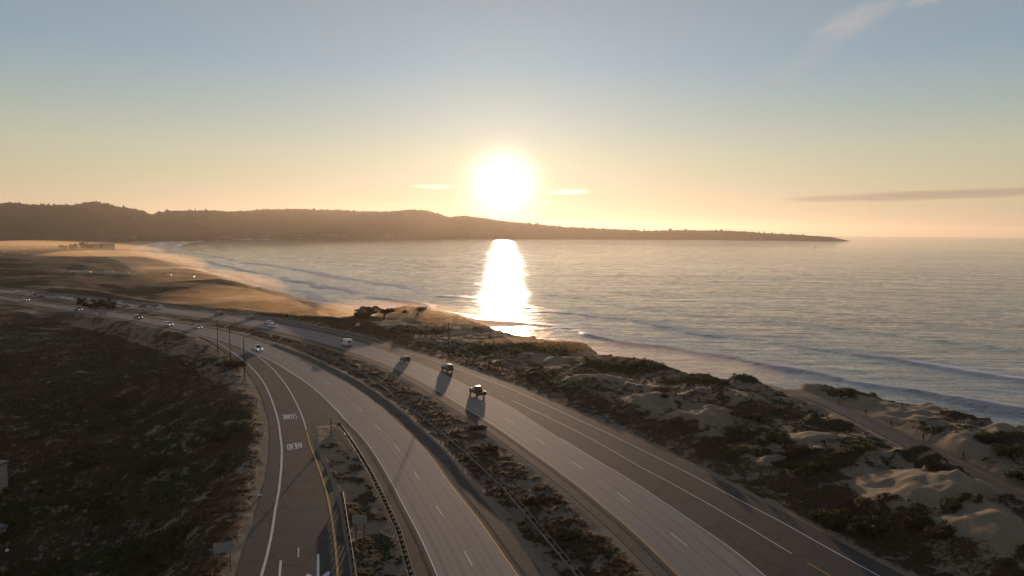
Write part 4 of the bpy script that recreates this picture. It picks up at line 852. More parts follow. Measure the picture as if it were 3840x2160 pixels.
gr3 = smooth_curve([(748,1268),(780,1282),(812,1303),(845,1327),(872,1349),(892,1372),(905,1394)], soft=.4)
guardrail('shoulder_guardrail', gr3, 'low guardrail curving along the outer shoulder below the lamp posts', 2.2, double=False, side=1, zb=-.1, mat='darkpole')

# ------------------------------------------------------------------ lamps, signs, posts
def lamp_post(px, py, h, arm, label, curved=False):
    b = G(px, py); z = min(0, float(hz(b[0], b[1])[0][0])); b = Vector((b[0], b[1], z)); r = empty('street_lamp', b); tag(r, label, 'street lamp', 'street lamps beside the highway')
    bm = bmesh.new(); tube(bm, [(0, 0, -.3), (0, 0, .1), (0, 0, h)], [.16, .15, .10], 8); bmobj('pole', bm, M['darkpole'], r)
    bm = bmesh.new(); box(bm, -.25, .25, -.25, .25, -.4, .06); bmobj('footing', bm, M['concrete'], r)
    ax, ay, rise = arm
    if curved: pts = [(0, 0, h-.05), (ax*.3, ay*.3, h+rise*.45), (ax*.6, ay*.6, h+rise*.8), (ax*.85, ay*.85, h+rise), (ax, ay, h+rise*.93)]
    else: pts = [(0, 0, h-.05), (ax*.5, ay*.5, h+rise*.5), (ax, ay, h+rise)]
    bm = bmesh.new(); tube(bm, pts, list(np.linspace(.085, .065, len(pts))), 6); arm_o = bmobj('arm', bm, M['darkpole'], r)
    bm = bmesh.new(); d = Vector((ax, ay, 0)).normalized(); e = Vector(pts[-1]); tube(bm, [e-d*.1, e+d*.15, e+d*.5, e+d*.62], [.05, .12, .13, .05], 8)
    for v in bm.verts: v.co.z = e.z+(v.co.z-e.z)*.55
    bmobj('lamp_head', bm, M['signback'], r); return r
lamp_post(818, 1333, 10.2, (2.6, 1.2, 1.3), 'street lamp with its arm over the road, farthest of the three on the outer shoulder')
lamp_post(864, 1364, 10.2, (.9, 2.3, 1.2), 'street lamp between the other two on the outer shoulder, its head pointing away')
lamp_post(917, 1420, 10.0, (2.3, .9, 1.2), 'street lamp nearest to the camera on the outer shoulder beside the ramp')
lamp_post(1682, 1341, 10.2, (-4.3, .3, .95), 'street lamp with a long curved arm on the seaward verge', True)
def sign(px, py, w, h, z0, rz, label, posts=2, inset=.22, name='road_sign', mat='signback', face=True, side=0, zb=None):
    b = G(px, py); z = float(hz(b[0], b[1])[0][0]) if zb is None else zb; r = empty(name, (b[0], b[1], z), R(rz)); tag(r, label, 'sign')
    if w:
        bm = bmesh.new(); box(bm, -w/2, w/2, -.03, -.008, z0, z0+h, .006); bmobj('panel', bm, M[mat], r)
        bm = bmesh.new()
        for k in (.25, .75): box(bm, -w/2+.05, w/2-.05, -.008, .022, z0+h*k-.03, z0+h*k+.03)
        bmobj('bracket', bm, M['galv'], r)
    for xx in ([-w/2+w*inset, w/2-w*inset] if posts == 2 else [0]):
        bm = bmesh.new(); box(bm, xx-.06, xx+.06, .024, .13, -.5, z0+h*.95); bmobj('post', bm, M['wood'], r)
    return r
sign(384, 1188, 5.4, 2.2, 1.1, -24, 'wide blank-backed highway sign on two thick posts beside the near carriageway', zb=-.3)
sign(842, 2140, 2.1, 1.15, 2.05, 14, 'grey-backed sign on two thin posts at the left edge of the ramp')
sign(1350, 2044, 1.75, 1.0, 2.4, -6, 'pale sign panel on two posts standing in the gore island between the guardrails', zb=.1)
s_ = sign(1243, 1637, 0, 3.4, 0, 60, 'tall thin post with a sign seen edge-on at the gore nose', posts=1, zb=.1)
bm = bmesh.new(); box(bm, -.5, .5, -.02, .0, 2.1, 2.22); box(bm, -.02, .02, -.03, .02, 2.2, 3.2); bmobj('panel', bm, M['signback'], s_)
sign(1272, 1606, .62, .75, .35, 5, 'small square marker at the head of the gore guardrail', posts=1, zb=.05)
sign(963, 1532, .55, .6, 1.4, 10, 'small sign on a slim post in the sandy verge beside the ramp', posts=1)
r = empty('delineator', (*G(975, 1862), 0)); tag(r, 'low white marker plate at the edge of the ramp shoulder', 'road marker'); bm = bmesh.new(); box(bm, -.3, .3, -.03, .03, .12, .30, .01); bmobj('plate', bm, M['whitep'], r)
bm = bmesh.new(); box(bm, -.2, .2, .03, .06, -.2, .3); bmobj('post', bm, M['wood'], r)
b_ = ground_at(1237, 1180); r = empty('wooden_post', b_); tag(r, 'lone thick wooden post on the skyline of the hazy dunes', 'post'); bm = bmesh.new(); tube(bm, [(0, 0, -.4), (0, 0, 1.8), (.02, 0, 3.5)], [.24, .22, .2], 8); bmobj('shaft', bm, M['wood'], r)
for nm, px, py, lab in (('a', 1277, 1232, 0),): pass
b_ = ground_at(716, 1334); r = empty('timber_stump', b_, .3); tag(r, 'weathered broken timber uprights standing on the dark hillside', 'ruin')
for k, (x, hh, w) in enumerate(((-.9, 2.4, .42), (-.1, 3.3, .38), (.6, 2.8, .45))):
    bm = bmesh.new(); tube(bm, [(x, 0, -.5), (x+.05, .1, hh*.5), (x+.12, .05, hh)], [w, w*.8, w*.35], 7); bmobj('upright', bm, simple('bleached_timber', (.20, .17, .14), .9, var=.3) if k == 0 else bpy.data.materials['bleached_timber'], r)
# trail markers: same post with a board, spaced along the trail
MK = [(2152,1320,'first trail marker post beyond the walking person, on the far dune path'),(2235,1335,'trail marker post in the sandy hollow just right of the walking person'),(2418,1349,'trail marker post against the dark dune below the cliff edge'),(2628,1382,'trail marker post standing on the cliff edge against the water, left of its twin'),(2730,1403,'trail marker post in the notch of the cliff edge against the water'),(2823,1416,'trail marker post at the far head of the paved trail'),(2931,1450,'trail marker post where the paved trail leaves the cliff edge'),(3143,1515,'trail marker post by the trail below the long dark dune'),(3247,1558,'trail marker post with a shadowed foot at mid trail'),(3344,1601,'trail marker post before the sunlit patch of sand'),(3461,1652,'trail marker post with a wide board beside the bare slope'),(3613,1720,'nearest trail marker post, leaning on the bare slope')]
proto = None
for px, py, lab in MK:
    if proto is None:
        proto = empty('trail_marker', (0, 0, 0)); bm = bmesh.new(); box(bm, -.07, .07, -.07, .07, -.4, 1.3, .01); bmobj('post', bm, M['wood'], proto)
        bm = bmesh.new(); box(bm, -.26, -.065, -.09, .09, .62, 1.02, .01); bmobj('sign_board', bm, M['trim'], proto); o = proto
        bm = bmesh.new(); box(bm, -.16, .16, -.16, .16, -.3, .05, .02); bmobj('footing', bm, M['trim'], proto)
    else: o = copy_tree(proto)
    p = ground_at(px, py); o.location = p; o.rotation_euler = (0, R(random.uniform(-2, 2)), R(random.uniform(-8, 8))); tag(o, lab, 'marker post', 'marker posts along the coastal trail')

# ------------------------------------------------------------------ a walker on the dune path
def person(px, py, label):
    p = ground_at(px, py); r = empty('person', p, R(65)); tag(r, label, 'person')
    J = dict(pel=(0,0,.93), ch=(.03,0,1.22), nk=(.05,0,1.46), hd0=(.07,0,1.55), hd=(.08,0,1.66), ht=(.08,0,1.74), nose=(.185,0,1.645),
             hl=(0,.10,.90), kl=(.24,.10,.50), al=(.33,.10,.09), tl=(.50,.11,.04), hr=(0,-.10,.90), kr=(-.06,-.10,.48), ar=(-.36,-.10,.13), tr=(-.22,-.11,.03),
             sl=(.04,.19,1.41), el=(-.12,.24,1.14), wl=(-.10,.24,.90), ml=(-.08,.24,.82), sr=(.04,-.19,1.41), er=(.10,-.24,1.13), wr=(.26,-.23,.93), mr=(.31,-.23,.86))
    RD = dict(pel=.15, ch=.16, nk=.065, hd0=.075, hd=.105, ht=.07, nose=.018, hl=.095, kl=.062, al=.045, tl=.035, hr=.095, kr=.062, ar=.045, tr=.035, sl=.065, el=.045, wl=.030, ml=.036, sr=.065, er=.045, wr=.030, mr=.036)
    E = [('pel','ch'),('ch','nk'),('nk','hd0'),('hd0','hd'),('hd','ht'),('hd','nose'),('pel','hl'),('hl','kl'),('kl','al'),('al','tl'),('pel','hr'),('hr','kr'),('kr','ar'),('ar','tr'),('ch','sl'),('sl','el'),('el','wl'),('wl','ml'),('ch','sr'),('sr','er'),('er','wr'),('wr','mr')]
    for s, m in (('l', 'ml'), ('r', 'mr')):
        b = Vector(J[m])
        for k, (dx, ln) in enumerate(((-.030, .062), (-.010, .075), (.010, .072), (.028, .058))):
            a, c = f'f{s}{k}a', f'f{s}{k}b'; J[a] = tuple(b+Vector((dx, 0, -ln*.55-.02))); J[c] = tuple(b+Vector((dx+.012, -.012, -ln-.03))); RD[a] = .009; RD[c] = .008; E += [(m, a), (a, c)]
        a, c = f'f{s}ta', f'f{s}tb'; J[a] = tuple(b+Vector((.045, 0, .0))); J[c] = tuple(b+Vector((.062, 0, -.04))); RD[a] = .011; RD[c] = .009; E += [(m, a), (a, c)]
    names = list(J); me = bpy.data.meshes.new('body'); me.from_pydata([J[n] for n in names], [(names.index(a), names.index(b)) for a, b in E], []); me.update()
    o = bpy.data.objects.new('body', me); C.objects.link(o); o.parent = r; me.materials.append(M['skin'])
    o.modifiers.new('skin', 'SKIN'); sv = me.skin_vertices[0].data
    for i, n in enumerate(names): sv[i].radius = (RD[n],)*2; sv[i].use_root = (n == 'pel')
    o.modifiers.new('sub', 'SUBSURF').levels = 1; o.modifiers['sub'].render_levels = 1
    def cloth(nm, chain, extra, mat):
        bm = bmesh.new()
        for c in chain: tube(bm, [J[n] for n in c], [RD[n]+extra for n in c], 10)
        bmobj(nm, bm, mat, r, True)
    cloth('jacket', [('pel','ch','nk'),('sl','el','wl'),('sr','er','wr')], .03, M['cloth']); cloth('trousers', [('pel','hl','kl','al'),('pel','hr','kr','ar')], .022, M['trim'])
    cloth('shoes', [('al','tl'),('ar','tr')], .02, M['trim'])
    bm = bmesh.new(); bmesh.ops.create_uvsphere(bm, u_segments=12, v_segments=8, radius=.118)
    for v in bm.verts: v.co = Vector((v.co.x+.06, v.co.y, max(v.co.z, -.05)+1.68))
    bmobj('hair', bm, M['hair'], r, True)
    for s in (-1, 1):
        bm = bmesh.new(); bmesh.ops.create_uvsphere(bm, u_segments=6, v_segments=4, radius=.013)
        for v in bm.verts: v.co += Vector((.165, s*.035, 1.665))
        bmobj('eye', bm, M['trim'], r)
    return r
person(2179, 1327, 'person in dark clothes walking with a long stride on the far dune path')

# ------------------------------------------------------------------ plants
def leaves(n, centres, size, rng, flat=.6):
    """n small bent leaf sprays (two triangles each) around the given centres (k,4: x,y,z,r)"""
    k = rng.integers(0, len(centres), n); c = centres[k]
    d = rng.normal(size=(n, 3)); d /= np.linalg.norm(d, axis=1)[:, None]; rr_ = rng.random(n)**.45
    p = c[:, :3]+d*np.array([1, 1, flat])*(c[:, 3]*rr_)[:, None]
    a = rng.normal(size=(n, 3)); a /= np.linalg.norm(a, axis=1)[:, None]; b = np.cross(a, rng.normal(size=(n, 3))); b /= np.linalg.norm(b, axis=1)[:, None]
    s = size*(.6+rng.random(n)*.8)[:, None]
    V = np.stack([p-a*s*.5, p+b*s*.35, p+a*s*.5, p-b*s*.35+np.array([0, 0, 1])*s*.2], 1).reshape(-1, 3)
    i = np.arange(n)*4; F = np.concatenate([np.stack([i, i+1, i+2], 1), np.stack([i, i+2, i+3], 1)])
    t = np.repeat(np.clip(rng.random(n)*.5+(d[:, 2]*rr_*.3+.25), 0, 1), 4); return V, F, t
def cypress(px, py, h, spread, label, seed, lean=(1.0, .2), bush=False, at=None, trunks=1, n=1500, group=None, size=.42):
    rng = np.random.default_rng(seed); p = at if at is not None else ground_at(px, py); r = empty('cypress_tree', p); tag(r, label, 'tree', group)
    bm = bmesh.new(); cs = []
    for k in range(trunks):
        ox, oy = (rng.random(2)-.5)*spread*.5*(trunks > 1)
        top = Vector((ox*1.5+lean[0]*h*.25, oy*1.5+lean[1]*h*.25, h*(.35 if bush else .62))); tube(bm, [(ox, oy, -.4), (ox+lean[0]*h*.05, oy, h*.25), top], [h*.045+.06, h*.035+.04, h*.022+.03], 7)
        for j in range(7 if not bush else 9):
            a = rng.random()*6.283; l = spread*(.35+rng.random()*.65); e = Vector((top.x+math.cos(a)*l*.75+lean[0]*spread*.15, top.y+math.sin(a)*l*.75, h*((.25 if bush else .62)+rng.random()*(.62 if bush else .30))))
            m = (top+e)/2+Vector((0, 0, -.1*h*rng.random())); tube(bm, [top-Vector((0, 0, h*.12)), m, e], [h*.02+.02, h*.013+.015, .015], 5)
            for u in (.5, .75, 1.0, 1.08):
                q = top.lerp(e, u); cs.append((q.x, q.y, q.z+.12*rng.random(), spread*(.16+.12*rng.random())*(1.15-u*.35)))
    bmobj('trunk', bm, M['bark'], r)
    cs = np.array(cs); V, F, t = leaves(n, cs, size, rng, .5); V[:, 2] = np.maximum(V[:, 2], .05)
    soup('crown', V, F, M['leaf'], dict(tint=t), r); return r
cypress(1372, 1196, 5.6, 6.2, 'broad wind-bent cypress clump, largest on the hazy dune crest', 1, bush=True, trunks=3, n=5200)
cypress(1340, 1200, 3.6, 4.0, 'lower cypress at the left foot of the largest clump', 11, bush=True, trunks=2, n=2200)
cypress(1443, 1199, 4.4, 3.9, 'rounded cypress right of the largest clump with bare stems showing', 2, trunks=3, n=2400)
cypress(1532, 1187, 2.6, 2.3, 'small leaning cypress left of the flat-topped one', 3, lean=(-1.2, .1), n=700)
cypress(1560, 1184, 3.6, 3.2, 'flat-topped cypress on two thin trunks on the pale dune', 4, trunks=2, n=1500)
cypress(346, 1160, 4.6, 6.0, 'low spreading cypress in the median, hiding part of the far carriageway', 5, bush=True, trunks=3, n=5000, at=Vector((*G(350, 1157), -.3)))
cypress(286, 1146, 4.0, 3.4, 'smaller cypress at the left end of the median clump', 6, bush=True, trunks=2, n=2200, at=Vector((*G(286, 1146), -.3)))
cypress(402, 1160, 2.4, 3.0, 'dark bush at the right end of the median cypress clump', 7, bush=True, trunks=2, n=1500, at=Vector((*G(398, 1158), -.3)))
FT = [(268,936,11,9,'round far tree left of the hazy building'),(304,934,14,11,'taller far tree just left of the hazy building'),(331,935,9,7,'low far tree touching the hazy building'),(222,934,8,9,'wide low far tree standing apart on the plain'),(505,893,16,22,'dark far trees at the foot of the hill behind the beach tip')]
for i, (px, py, h, sp, lab) in enumerate(FT):
    q = ground_at(px, py+1); dd = math.hypot(q.x, q.y); cypress(px, py, h*dd/1500, sp*dd/1500, lab, 20+i, bush=True, trunks=3, n=900, at=q, group='far trees on the hazy plain', size=2.2)
def shrub(px, py, rx, ry, h, label, seed, mat='shrub', n=1400, size=.30):
    rng = np.random.default_rng(seed); p = ground_at(px, py); r = empty('dune_shrub', p, rng.random()*.6); tag(r, label, 'shrub')
    cs = [(rng.normal()*rx*.42, rng.normal()*ry*.42, h*(.25+.4*rng.random()), h*(.45+.35*rng.random())) for _ in range(16)]
    bm = bmesh.new()
    for c in cs[:8]: tube(bm, [(0, 0, -.2), (c[0]*.5, c[1]*.5, h*.2), (c[0], c[1], c[2])], [.035, .025, .01], 5)
    bmobj('stems', bm, M['bark'], r)
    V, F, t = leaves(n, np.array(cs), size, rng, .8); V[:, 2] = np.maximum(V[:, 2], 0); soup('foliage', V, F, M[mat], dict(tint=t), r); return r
SH = [(2906,1650,2.4,2.2,1.3,'dark round shrub on bare sand, larger of a pair','shrub'),(2935,1665,1.4,1.3,.8,'smaller round shrub right of the large round one','shrub'),(2765,1556,1.6,1.0,.7,'shrub on the upper rim of the big sand dune','rust'),(2835,1570,2.2,1.4,.8,'elongated rusty shrub right of the dune rim','rust'),
      (2493,1490,.9,.8,.7,'lone upright shrub on the pale dune crest','rust'),(2665,1374,1.3,.8,.8,'grassy tuft on the cliff edge between two marker posts','rust'),(1512,1150,2.2,1.5,.8,'low bush on the skyline left of the bare dune','shrub'),(3690,1655,2.6,1.6,1.1,'dark shrub on the seaward dune near the right edge','shrub'),
      (3780,1700,3.4,1.8,1.2,'long dark shrub at the right edge above the trail','shrub'),(3830,1790,2.4,1.6,.9,'shrub cut by the right edge just above the trail','shrub'),(850,1374,3.0,2.4,1.6,'rounded bush below the middle lamp post','shrub'),(893,1376,2.2,2.0,1.4,'rounded bush between the middle and nearest lamp posts','shrub'),
      (3000,1700,3.0,1.8,1.2,'shrub at the crest left of the large green mat','rust'),(3270,1990,4.5,2.2,1.2,'dense green shrub bank above the road verge','shrub'),(3120,1960,4.0,2.4,1.3,'dense dark shrub bank left of the other bank above the verge','shrub'),(3550,2010,3.4,1.3,1.0,'trailing shrub crossing the pale sand at lower right','rust'),
      (3430,1960,2.6,1.4,.8,'reddish shrub at the left end of the trailing shrub','rust'),(3060,1770,5.0,3.0,1.3,'large green shrub mound in the middle of the dunes','shrub'),(1790,1610,2.0,1.4,.5,'upper green mat of the median beside the guardrail','shrub'),(1840,1690,2.8,1.5,.6,'middle green mat of the median beside the guardrail','shrub'),
      (2040,1890,3.4,2.0,.6,'large rusty mat of the median beside the guardrail','rust'),(2120,2010,2.6,1.8,.6,'lowest green mat of the median near the bottom edge','shrub'),(1335,1730,1.8,2.4,.5,'rusty ground-hugging mat in the upper gore island','rust'),(1470,2110,1.6,2.0,.5,'rusty mat in the lower gore island','rust'),
      (830,1650,5.5,3.5,1.6,'broad green bush on the slope beside the ramp','shrub'),(560,1760,4.5,3.5,1.5,'dark bush halfway down the hillside','shrub'),(350,1740,4.0,3.0,1.3,'dark bush in the hollow of the hillside','shrub'),(2480,1840,0.8,.8,.5,'tiny shrub at the road edge','rust')]
for i, (px, py, rx, ry, h, lab, mt) in enumerate(SH[:-1]): shrub(px, py, rx, ry, h, lab, 50+i, mt, n=int(500+230*rx*ry))

# ground cover: uncountable tufts rooted wherever the plant cover grows
def cover(name, n, rmin, rmax, amin, amax, size, mat, tmin, tmax, seed):
    rng = np.random.default_rng(seed)
    r_ = np.exp(rng.uniform(math.log(rmin), math.log(rmax), n)); a = rng.uniform(R(amin), R(amax), n)
    x, y = np.sin(a)*r_, np.cos(a)*r_; z, v, t, dr, dc = hz(x, y)
    k = (v > .50+rng.random(n)*.22) & (dr > .9) & (dc > 2) & (t > tmin-rng.random(n)*.15) & (t < tmax+rng.random(n)*.15)
    x, y, z, t, r_ = x[k], y[k], z[k], t[k], r_[k]; m = len(x); V = []; F = []; T = []
    s = size*(.5+rng.random(m))*np.clip(r_/150, .75, 1.7)*np.clip(dr[k]/3.5, .35, 1)
    for j in range(5):
        a = rng.random(m)*6.283; w = s*(.30+.3*rng.random(m)); hh = s*(.22+.45*rng.random(m)); ln = s*(.25+.5*rng.random(m))
        cx_, cy_ = x+(rng.random(m)-.5)*s*1.2, y+(rng.random(m)-.5)*s*1.2; ca, sa = np.cos(a), np.sin(a)
        V += [np.stack([cx_-sa*w/2, cy_+ca*w/2, z-.05], 1), np.stack([cx_+sa*w/2, cy_-ca*w/2, z-.05], 1), np.stack([cx_+ca*ln, cy_+sa*ln, z+hh], 1)]
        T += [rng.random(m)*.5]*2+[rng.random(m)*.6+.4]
    Vv = np.concatenate(V); Tt = np.concatenate(T); i = np.arange(m)
    F = np.concatenate([np.stack([i+(3*j)*m, i+(3*j+1)*m, i+(3*j+2)*m], 1) for j in range(5)])
    o = soup(name, Vv, F, M[mat], dict(tint=Tt)); o['kind'] = 'stuff'; return o
cover('ground_cover_green', 150000, 62, 330, -40, 40, .34, 'shrub', -1, .58, 1)
cover('ground_cover_rusty', 150000, 62, 330, -40, 40, .32, 'rust', .50, 2, 2)
cover('ground_cover_dense', 110000, 62, 210, -40, 40, .32, 'leaf', -1, .5, 3)
def bush_cover(name, tries, rmin, rmax, amin, amax, per, mat, seed, tlo, thi, hmul=1.0):
    rng = np.random.default_rng(seed); r_ = rmin*(rmax/rmin)**rng.random(tries); a = rng.uniform(R(amin), R(amax), tries); x, y = np.sin(a)*r_, np.cos(a)*r_
    z, v, t, dr, dc = hz(x, y); k = (v > .62) & (dr > 7) & (dc > 3) & (t > tlo) & (t < thi) & (fbm(x/18, y/18, 500+seed, 3) > -.12); x, y, z, r_ = x[k], y[k], z[k], r_[k]
    h = hmul*(.35+.75*rng.random(len(x))**2); cs = np.stack([x, y, z+h*.35, h*1.25], 1); n = len(cs)*per
    kk = np.repeat(np.arange(len(cs)), per); V, F, T = leaves(n, cs, .30, rng, .62)
    # give every bush the same number of sprays
    c = cs[kk]; old = V.reshape(-1, 4, 3); ctr = old.mean(1, keepdims=True); d = rng.normal(size=(n, 3)); d /= np.linalg.norm(d, axis=1)[:, None]; d[:, 2] = np.abs(d[:, 2]); q = rng.random(n)**.4
    new = c[:, :3]+d*np.array([1, 1, .62])*(c[:, 3]*q)[:, None]; V = (old-ctr+new[:, None, :]).reshape(-1, 3)
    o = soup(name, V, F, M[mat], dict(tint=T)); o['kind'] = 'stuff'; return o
bush_cover('scrub_cover_green', 2600, 66, 260, -40, -6, 55, 'shrub', 11, -1, .60)
bush_cover('scrub_cover_rusty', 2400, 66, 260, -40, -6, 50, 'rust', 12, .45, 2)
bush_cover('scrub_cover_dunes', 2600, 70, 300, -4, 40, 50, 'shrub', 13, -1, .62, .8)
bush_cover('scrub_cover_dunes_dry', 2200, 70, 300, -4, 40, 45, 'rust', 14, .42, 2, .7)

# ------------------------------------------------------------------ buildings
def house(name, p, rz, w, d, h, label, cat='building', roof='hroof', pitch=.35, wall='hwall', nwin=3):
    r = empty(name, p, rz); tag(r, label, cat)
    bm = bmesh.new(); box(bm, -w/2, w/2, -d/2, d/2, -3, h); bmobj('wall', bm, M[wall], r)
    bm = bmesh.new(); o_ = .04*w
    if pitch:
        vs = [(-w/2-o_, -d/2-o_, h), (w/2+o_, -d/2-o_, h), (w/2+o_, d/2+o_, h), (-w/2-o_, d/2+o_, h), (-w/2-o_, 0, h+d*pitch), (w/2+o_, 0, h+d*pitch)]
        b = [bm.verts.new(v) for v in vs]
        for f in ((0, 1, 5, 4), (2, 3, 4, 5), (0, 4, 3), (1, 2, 5), (0, 3, 2, 1)): bm.faces.new([b[i] for i in f])
    else:
        box(bm, -w/2-.2, w/2+.2, -d/2-.2, d/2+.2, h+.004, h+.45, .05)
    bmobj('roof', bm, M[roof], r)
    for k in range(nwin):
        x = -w/2+w*(k+.5)/nwin; bm = bmesh.new(); box(bm, x-w*.09, x+w*.09, -d/2-.05, -d/2+.05, h*.35, h*.75); bmobj('window', bm, M['glass'], r)
    return r
def far_house(px, py, w, d, h, rz, label, **kw):
    q = ground_at(px, py); k = max(1, math.hypot(q.x, q.y)/1500); return house('far_house', q, R(rz), w*k, d*k, h*k, label, **kw)
far_house(377, 935, 44, 20, 10, -8, 'long hazy block of a building beyond the dunes, with a flat top', pitch=0, nwin=2, roof='hroof', wall='hwall')
far_house(112, 872, 22, 14, 9, 10, 'pale-roofed house high on the left of the wooded slope', roof='signback')
far_house(187, 868, 16, 12, 10, 0, 'pale house right of the high pale-roofed one', roof='signback')
far_house(148, 855, 12, 8, 7, 0, 'small pale house above the other two on the slope', roof='signback')
for i, (px, py, w, lab) in enumerate([(270,862,12,'flat pale building at mid slope, left of three'),(310,861,26,'long flat pale building at mid slope, middle of three'),(388,861,20,'long flat pale building at mid slope, right of three'),(300,886,30,'low dark-roofed hall at the foot of the slope'),(430,893,18,'beach house with a pale gable, leftmost of the row by the beach tip'),(455,897,20,'dark beach house second in the row by the beach tip'),(484,902,12,'small beach house third in the row by the beach tip'),(505,903,10,'last small beach house in the row by the beach tip')]):
    far_house(px, py, w, 9, 6, -5+i*3, lab, roof='signback' if i < 3 or i == 4 else 'hroof')
for i, (px, py, w, lab) in enumerate([(850,885,22,'waterfront building at the foot of the hill, left of the group'),(1000,884,26,'waterfront building at the foot of the hill, second of the group'),(1120,884,20,'waterfront building at the foot of the hill, third of the group'),(1240,882,34,'tall pale waterfront block at the foot of the hill'),(1290,886,18,'low waterfront building right of the tall block')]):
    a, s_ = dir_of(px, py+8); rr2 = 0.985*np.interp(a, az_h, rb); q = Vector((math.sin(a)*rr2, math.cos(a)*rr2, SEA-rr2**2/(2*7.4e6))); house('far_house', q, 0, w*2.2, 30, 9+8*(i == 3), lab, roof='hroof', wall='mutedwall', nwin=5)
# the building and terrace at the left edge
q = Vector((*(G(-130, 1893, -9.0)+np.array([-3.6, 0])), -9.2))
bl = house('beige_building', q, R(-4), 14.0, 10, 5.6, 'beige stucco building cut by the left edge of the picture', roof='roof', pitch=0, wall='stucco', nwin=2)
q2 = Vector((*(G(-90, 2010, -9.0)+np.array([-2.6, 0])), -9.4)); house('low_building', q2, R(-18), 9.5, 7, .8, 'low flat-roofed outbuilding below the beige building at the left edge', roof='roof', pitch=0, wall='stucco', nwin=2)
q3 = Vector((*G(30, 2125, -9.5), -9.6)); r = empty('globe_lamp', q3); tag(r, 'small globe lamp on a short post at the lower left corner', 'lamp')
bm = bmesh.new(); tube(bm, [(0, 0, -.2), (0, 0, 2.2)], [.06, .05], 8); bmobj('post', bm, M['darkpole'], r)
bm = bmesh.new(); bmesh.ops.create_uvsphere(bm, u_segments=12, v_segments=8, radius=.22)
for v in bm.verts: v.co.z += 2.4
bmobj('globe', bm, M['whitep'], r, True)

# parked cars and vans, specks on the hazy plain and along the beach road
PK = [(265,1024),(282,1024),(292,1025),(318,1024),(330,1025),(397,1024),(408,1025),(418,1026),(477,1029),(532,1031),(626,1035),(637,1037),(724,1043),(10,947),(22,943),(34,941),(49,940),(60,941),(72,938),(85,936),(95,935),(88,951),(96,950),(142,928),(150,932),(178,929),(306,937),(326,937)]
base = None
for i, (px, py) in enumerate(PK):
    q = ground_at(px, py); k = 1.0
    if base is None: base = vehicle('suv', 'white', '', 'car', 'parked_car'); o = base
    else:
        o = base.copy(); C.objects.link(o)
        for ch in base.children:
            if ch.name.split('.')[0] in ('body', 'cabin', 'roof', 'windshield', 'side_window'): c = ch.copy(); C.objects.link(c); c.parent = o
    o.location = q+Vector((0, 0, .35)); o.rotation_euler = (0, 0, random.choice([0, .4, 1.6, 2.8])+random.uniform(-.2, .2)); o.scale = (k,)*3
    row = 'beach road' if py > 1000 else 'hazy plain'
    same = sorted(k for k in PK if (k[1] > 1000) == (py > 1000)); nth = ('first second third fourth fifth sixth seventh eighth ninth tenth eleventh twelfth thirteenth fourteenth fifteenth'.split())[same.index((px, py))]
    tag(o, f'{nth} pale speck-like parked car from the left along the beach road' if py > 1000 else f'{nth} pale glinting parked car from the left on the hazy far plain', 'car', 'cars parked on the '+row)
q = ground_at(1342, 1221); o = vehicle('hatch', 'white', 'white car parked alone on the sandy pull-off below the cypress clump', 'car', 'parked_car'); o.location = q+Vector((0, 0, .05)); o.rotation_euler = (0, 0, R(-100)); o.scale = (.62,)*3
# surfers' heads near the breaking wave are too small to build as more than a board and rider; boat far out
q = G(3057, 904, SEA); d_ = 2600/np.linalg.norm(q); r = empty('fishing_boat', (q[0]*d_, q[1]*d_, SEA-.9)); tag(r, 'tiny dark boat on the water below the tip of the headland', 'boat')
bm = bmesh.new(); loft(bm, [(-5, [(1.2, 0), (1.6, 1.2)]), (2, [(1.3, 0), (1.8, 1.3)]), (5.5, [(.1, .6), (.2, 1.8)])]); bmobj('hull', bm, M['trim'], r)
bm = bmesh.new(); box(bm, -3, .5, -1, 1, 1.1, 3.2, .1); bmobj('wheelhouse', bm, M['whitep'], r)

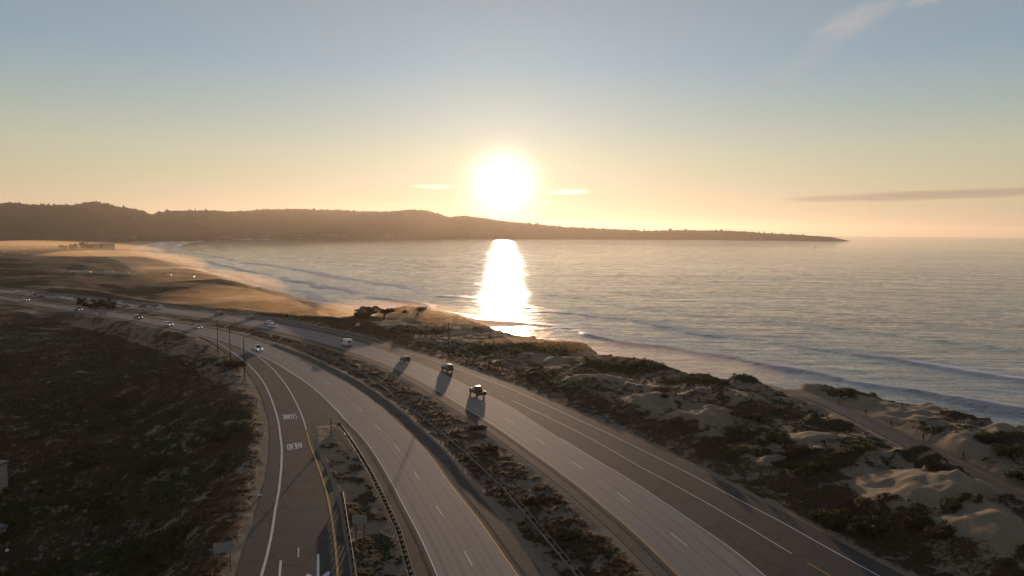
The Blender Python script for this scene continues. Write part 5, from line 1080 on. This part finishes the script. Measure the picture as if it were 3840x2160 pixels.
# ------------------------------------------------------------------ the evening air
HAZE = 4.6e-5
def haze_box(name, x0, x1, y0, y1, z0, z1, dens, col, aniso):
    bm = bmesh.new(); box(bm, x0, x1, y0, y1, z0, z1); m = bpy.data.materials.new(name); m.use_nodes = True; t = m.node_tree; t.nodes.clear()
    out = N(t, 'ShaderNodeOutputMaterial'); v = N(t, 'ShaderNodeVolumePrincipled'); v.inputs['Color'].default_value = (*col, 1); v.inputs['Density'].default_value = dens; v.inputs['Anisotropy'].default_value = aniso
    t.links.new(v.outputs[0], out.inputs['Volume']); o = bmobj(name, bm, m); return tag(o, kind='stuff')
haze_box('haze', -31000, 31000, -2000, 31000, -150, 330, HAZE, (1, .88, .75), .56)
def mist(x, y, z, a, long_, short, rz, dens, seed):
    bm = bmesh.new(); bmesh.ops.create_uvsphere(bm, u_segments=24, v_segments=14, radius=1); ca, sa = math.cos(a), math.sin(a)
    for v in bm.verts:
        k = 1+.12*math.sin(v.co.x*4+seed)+.12*math.cos(v.co.y*5+seed*2); u, w = v.co.x*long_*k, v.co.y*short*k; v.co = Vector((x+u*ca-w*sa, y+u*sa+w*ca, z+v.co.z*rz))
    m = bpy.data.materials.new('sea_mist'); m.use_nodes = True; t = m.node_tree; t.nodes.clear()
    out = N(t, 'ShaderNodeOutputMaterial'); v = N(t, 'ShaderNodeVolumePrincipled'); v.inputs['Color'].default_value = (1, .74, .46, 1); v.inputs['Density'].default_value = dens; v.inputs['Anisotropy'].default_value = .68
    t.links.new(v.outputs[0], out.inputs['Volume']); return tag(bmobj('sea_mist', bm, m, outward=True), kind='stuff')
mist(-165, 400, -9, R(127), 170, 36, 7, .0036, 1)
mist(-300, 610, -10, R(125), 240, 62, 9, .0020, 2)
mist(-560, 960, -10, R(128), 330, 110, 12, .0018, 6)
mist(-1000, 1450, -10, R(130), 480, 190, 18, .0015, 3)
mist(-40, 285, -2, R(145), 60, 16, 8, .0055, 4)
mist(30, 205, -3, R(150), 50, 14, 6, .0035, 5)
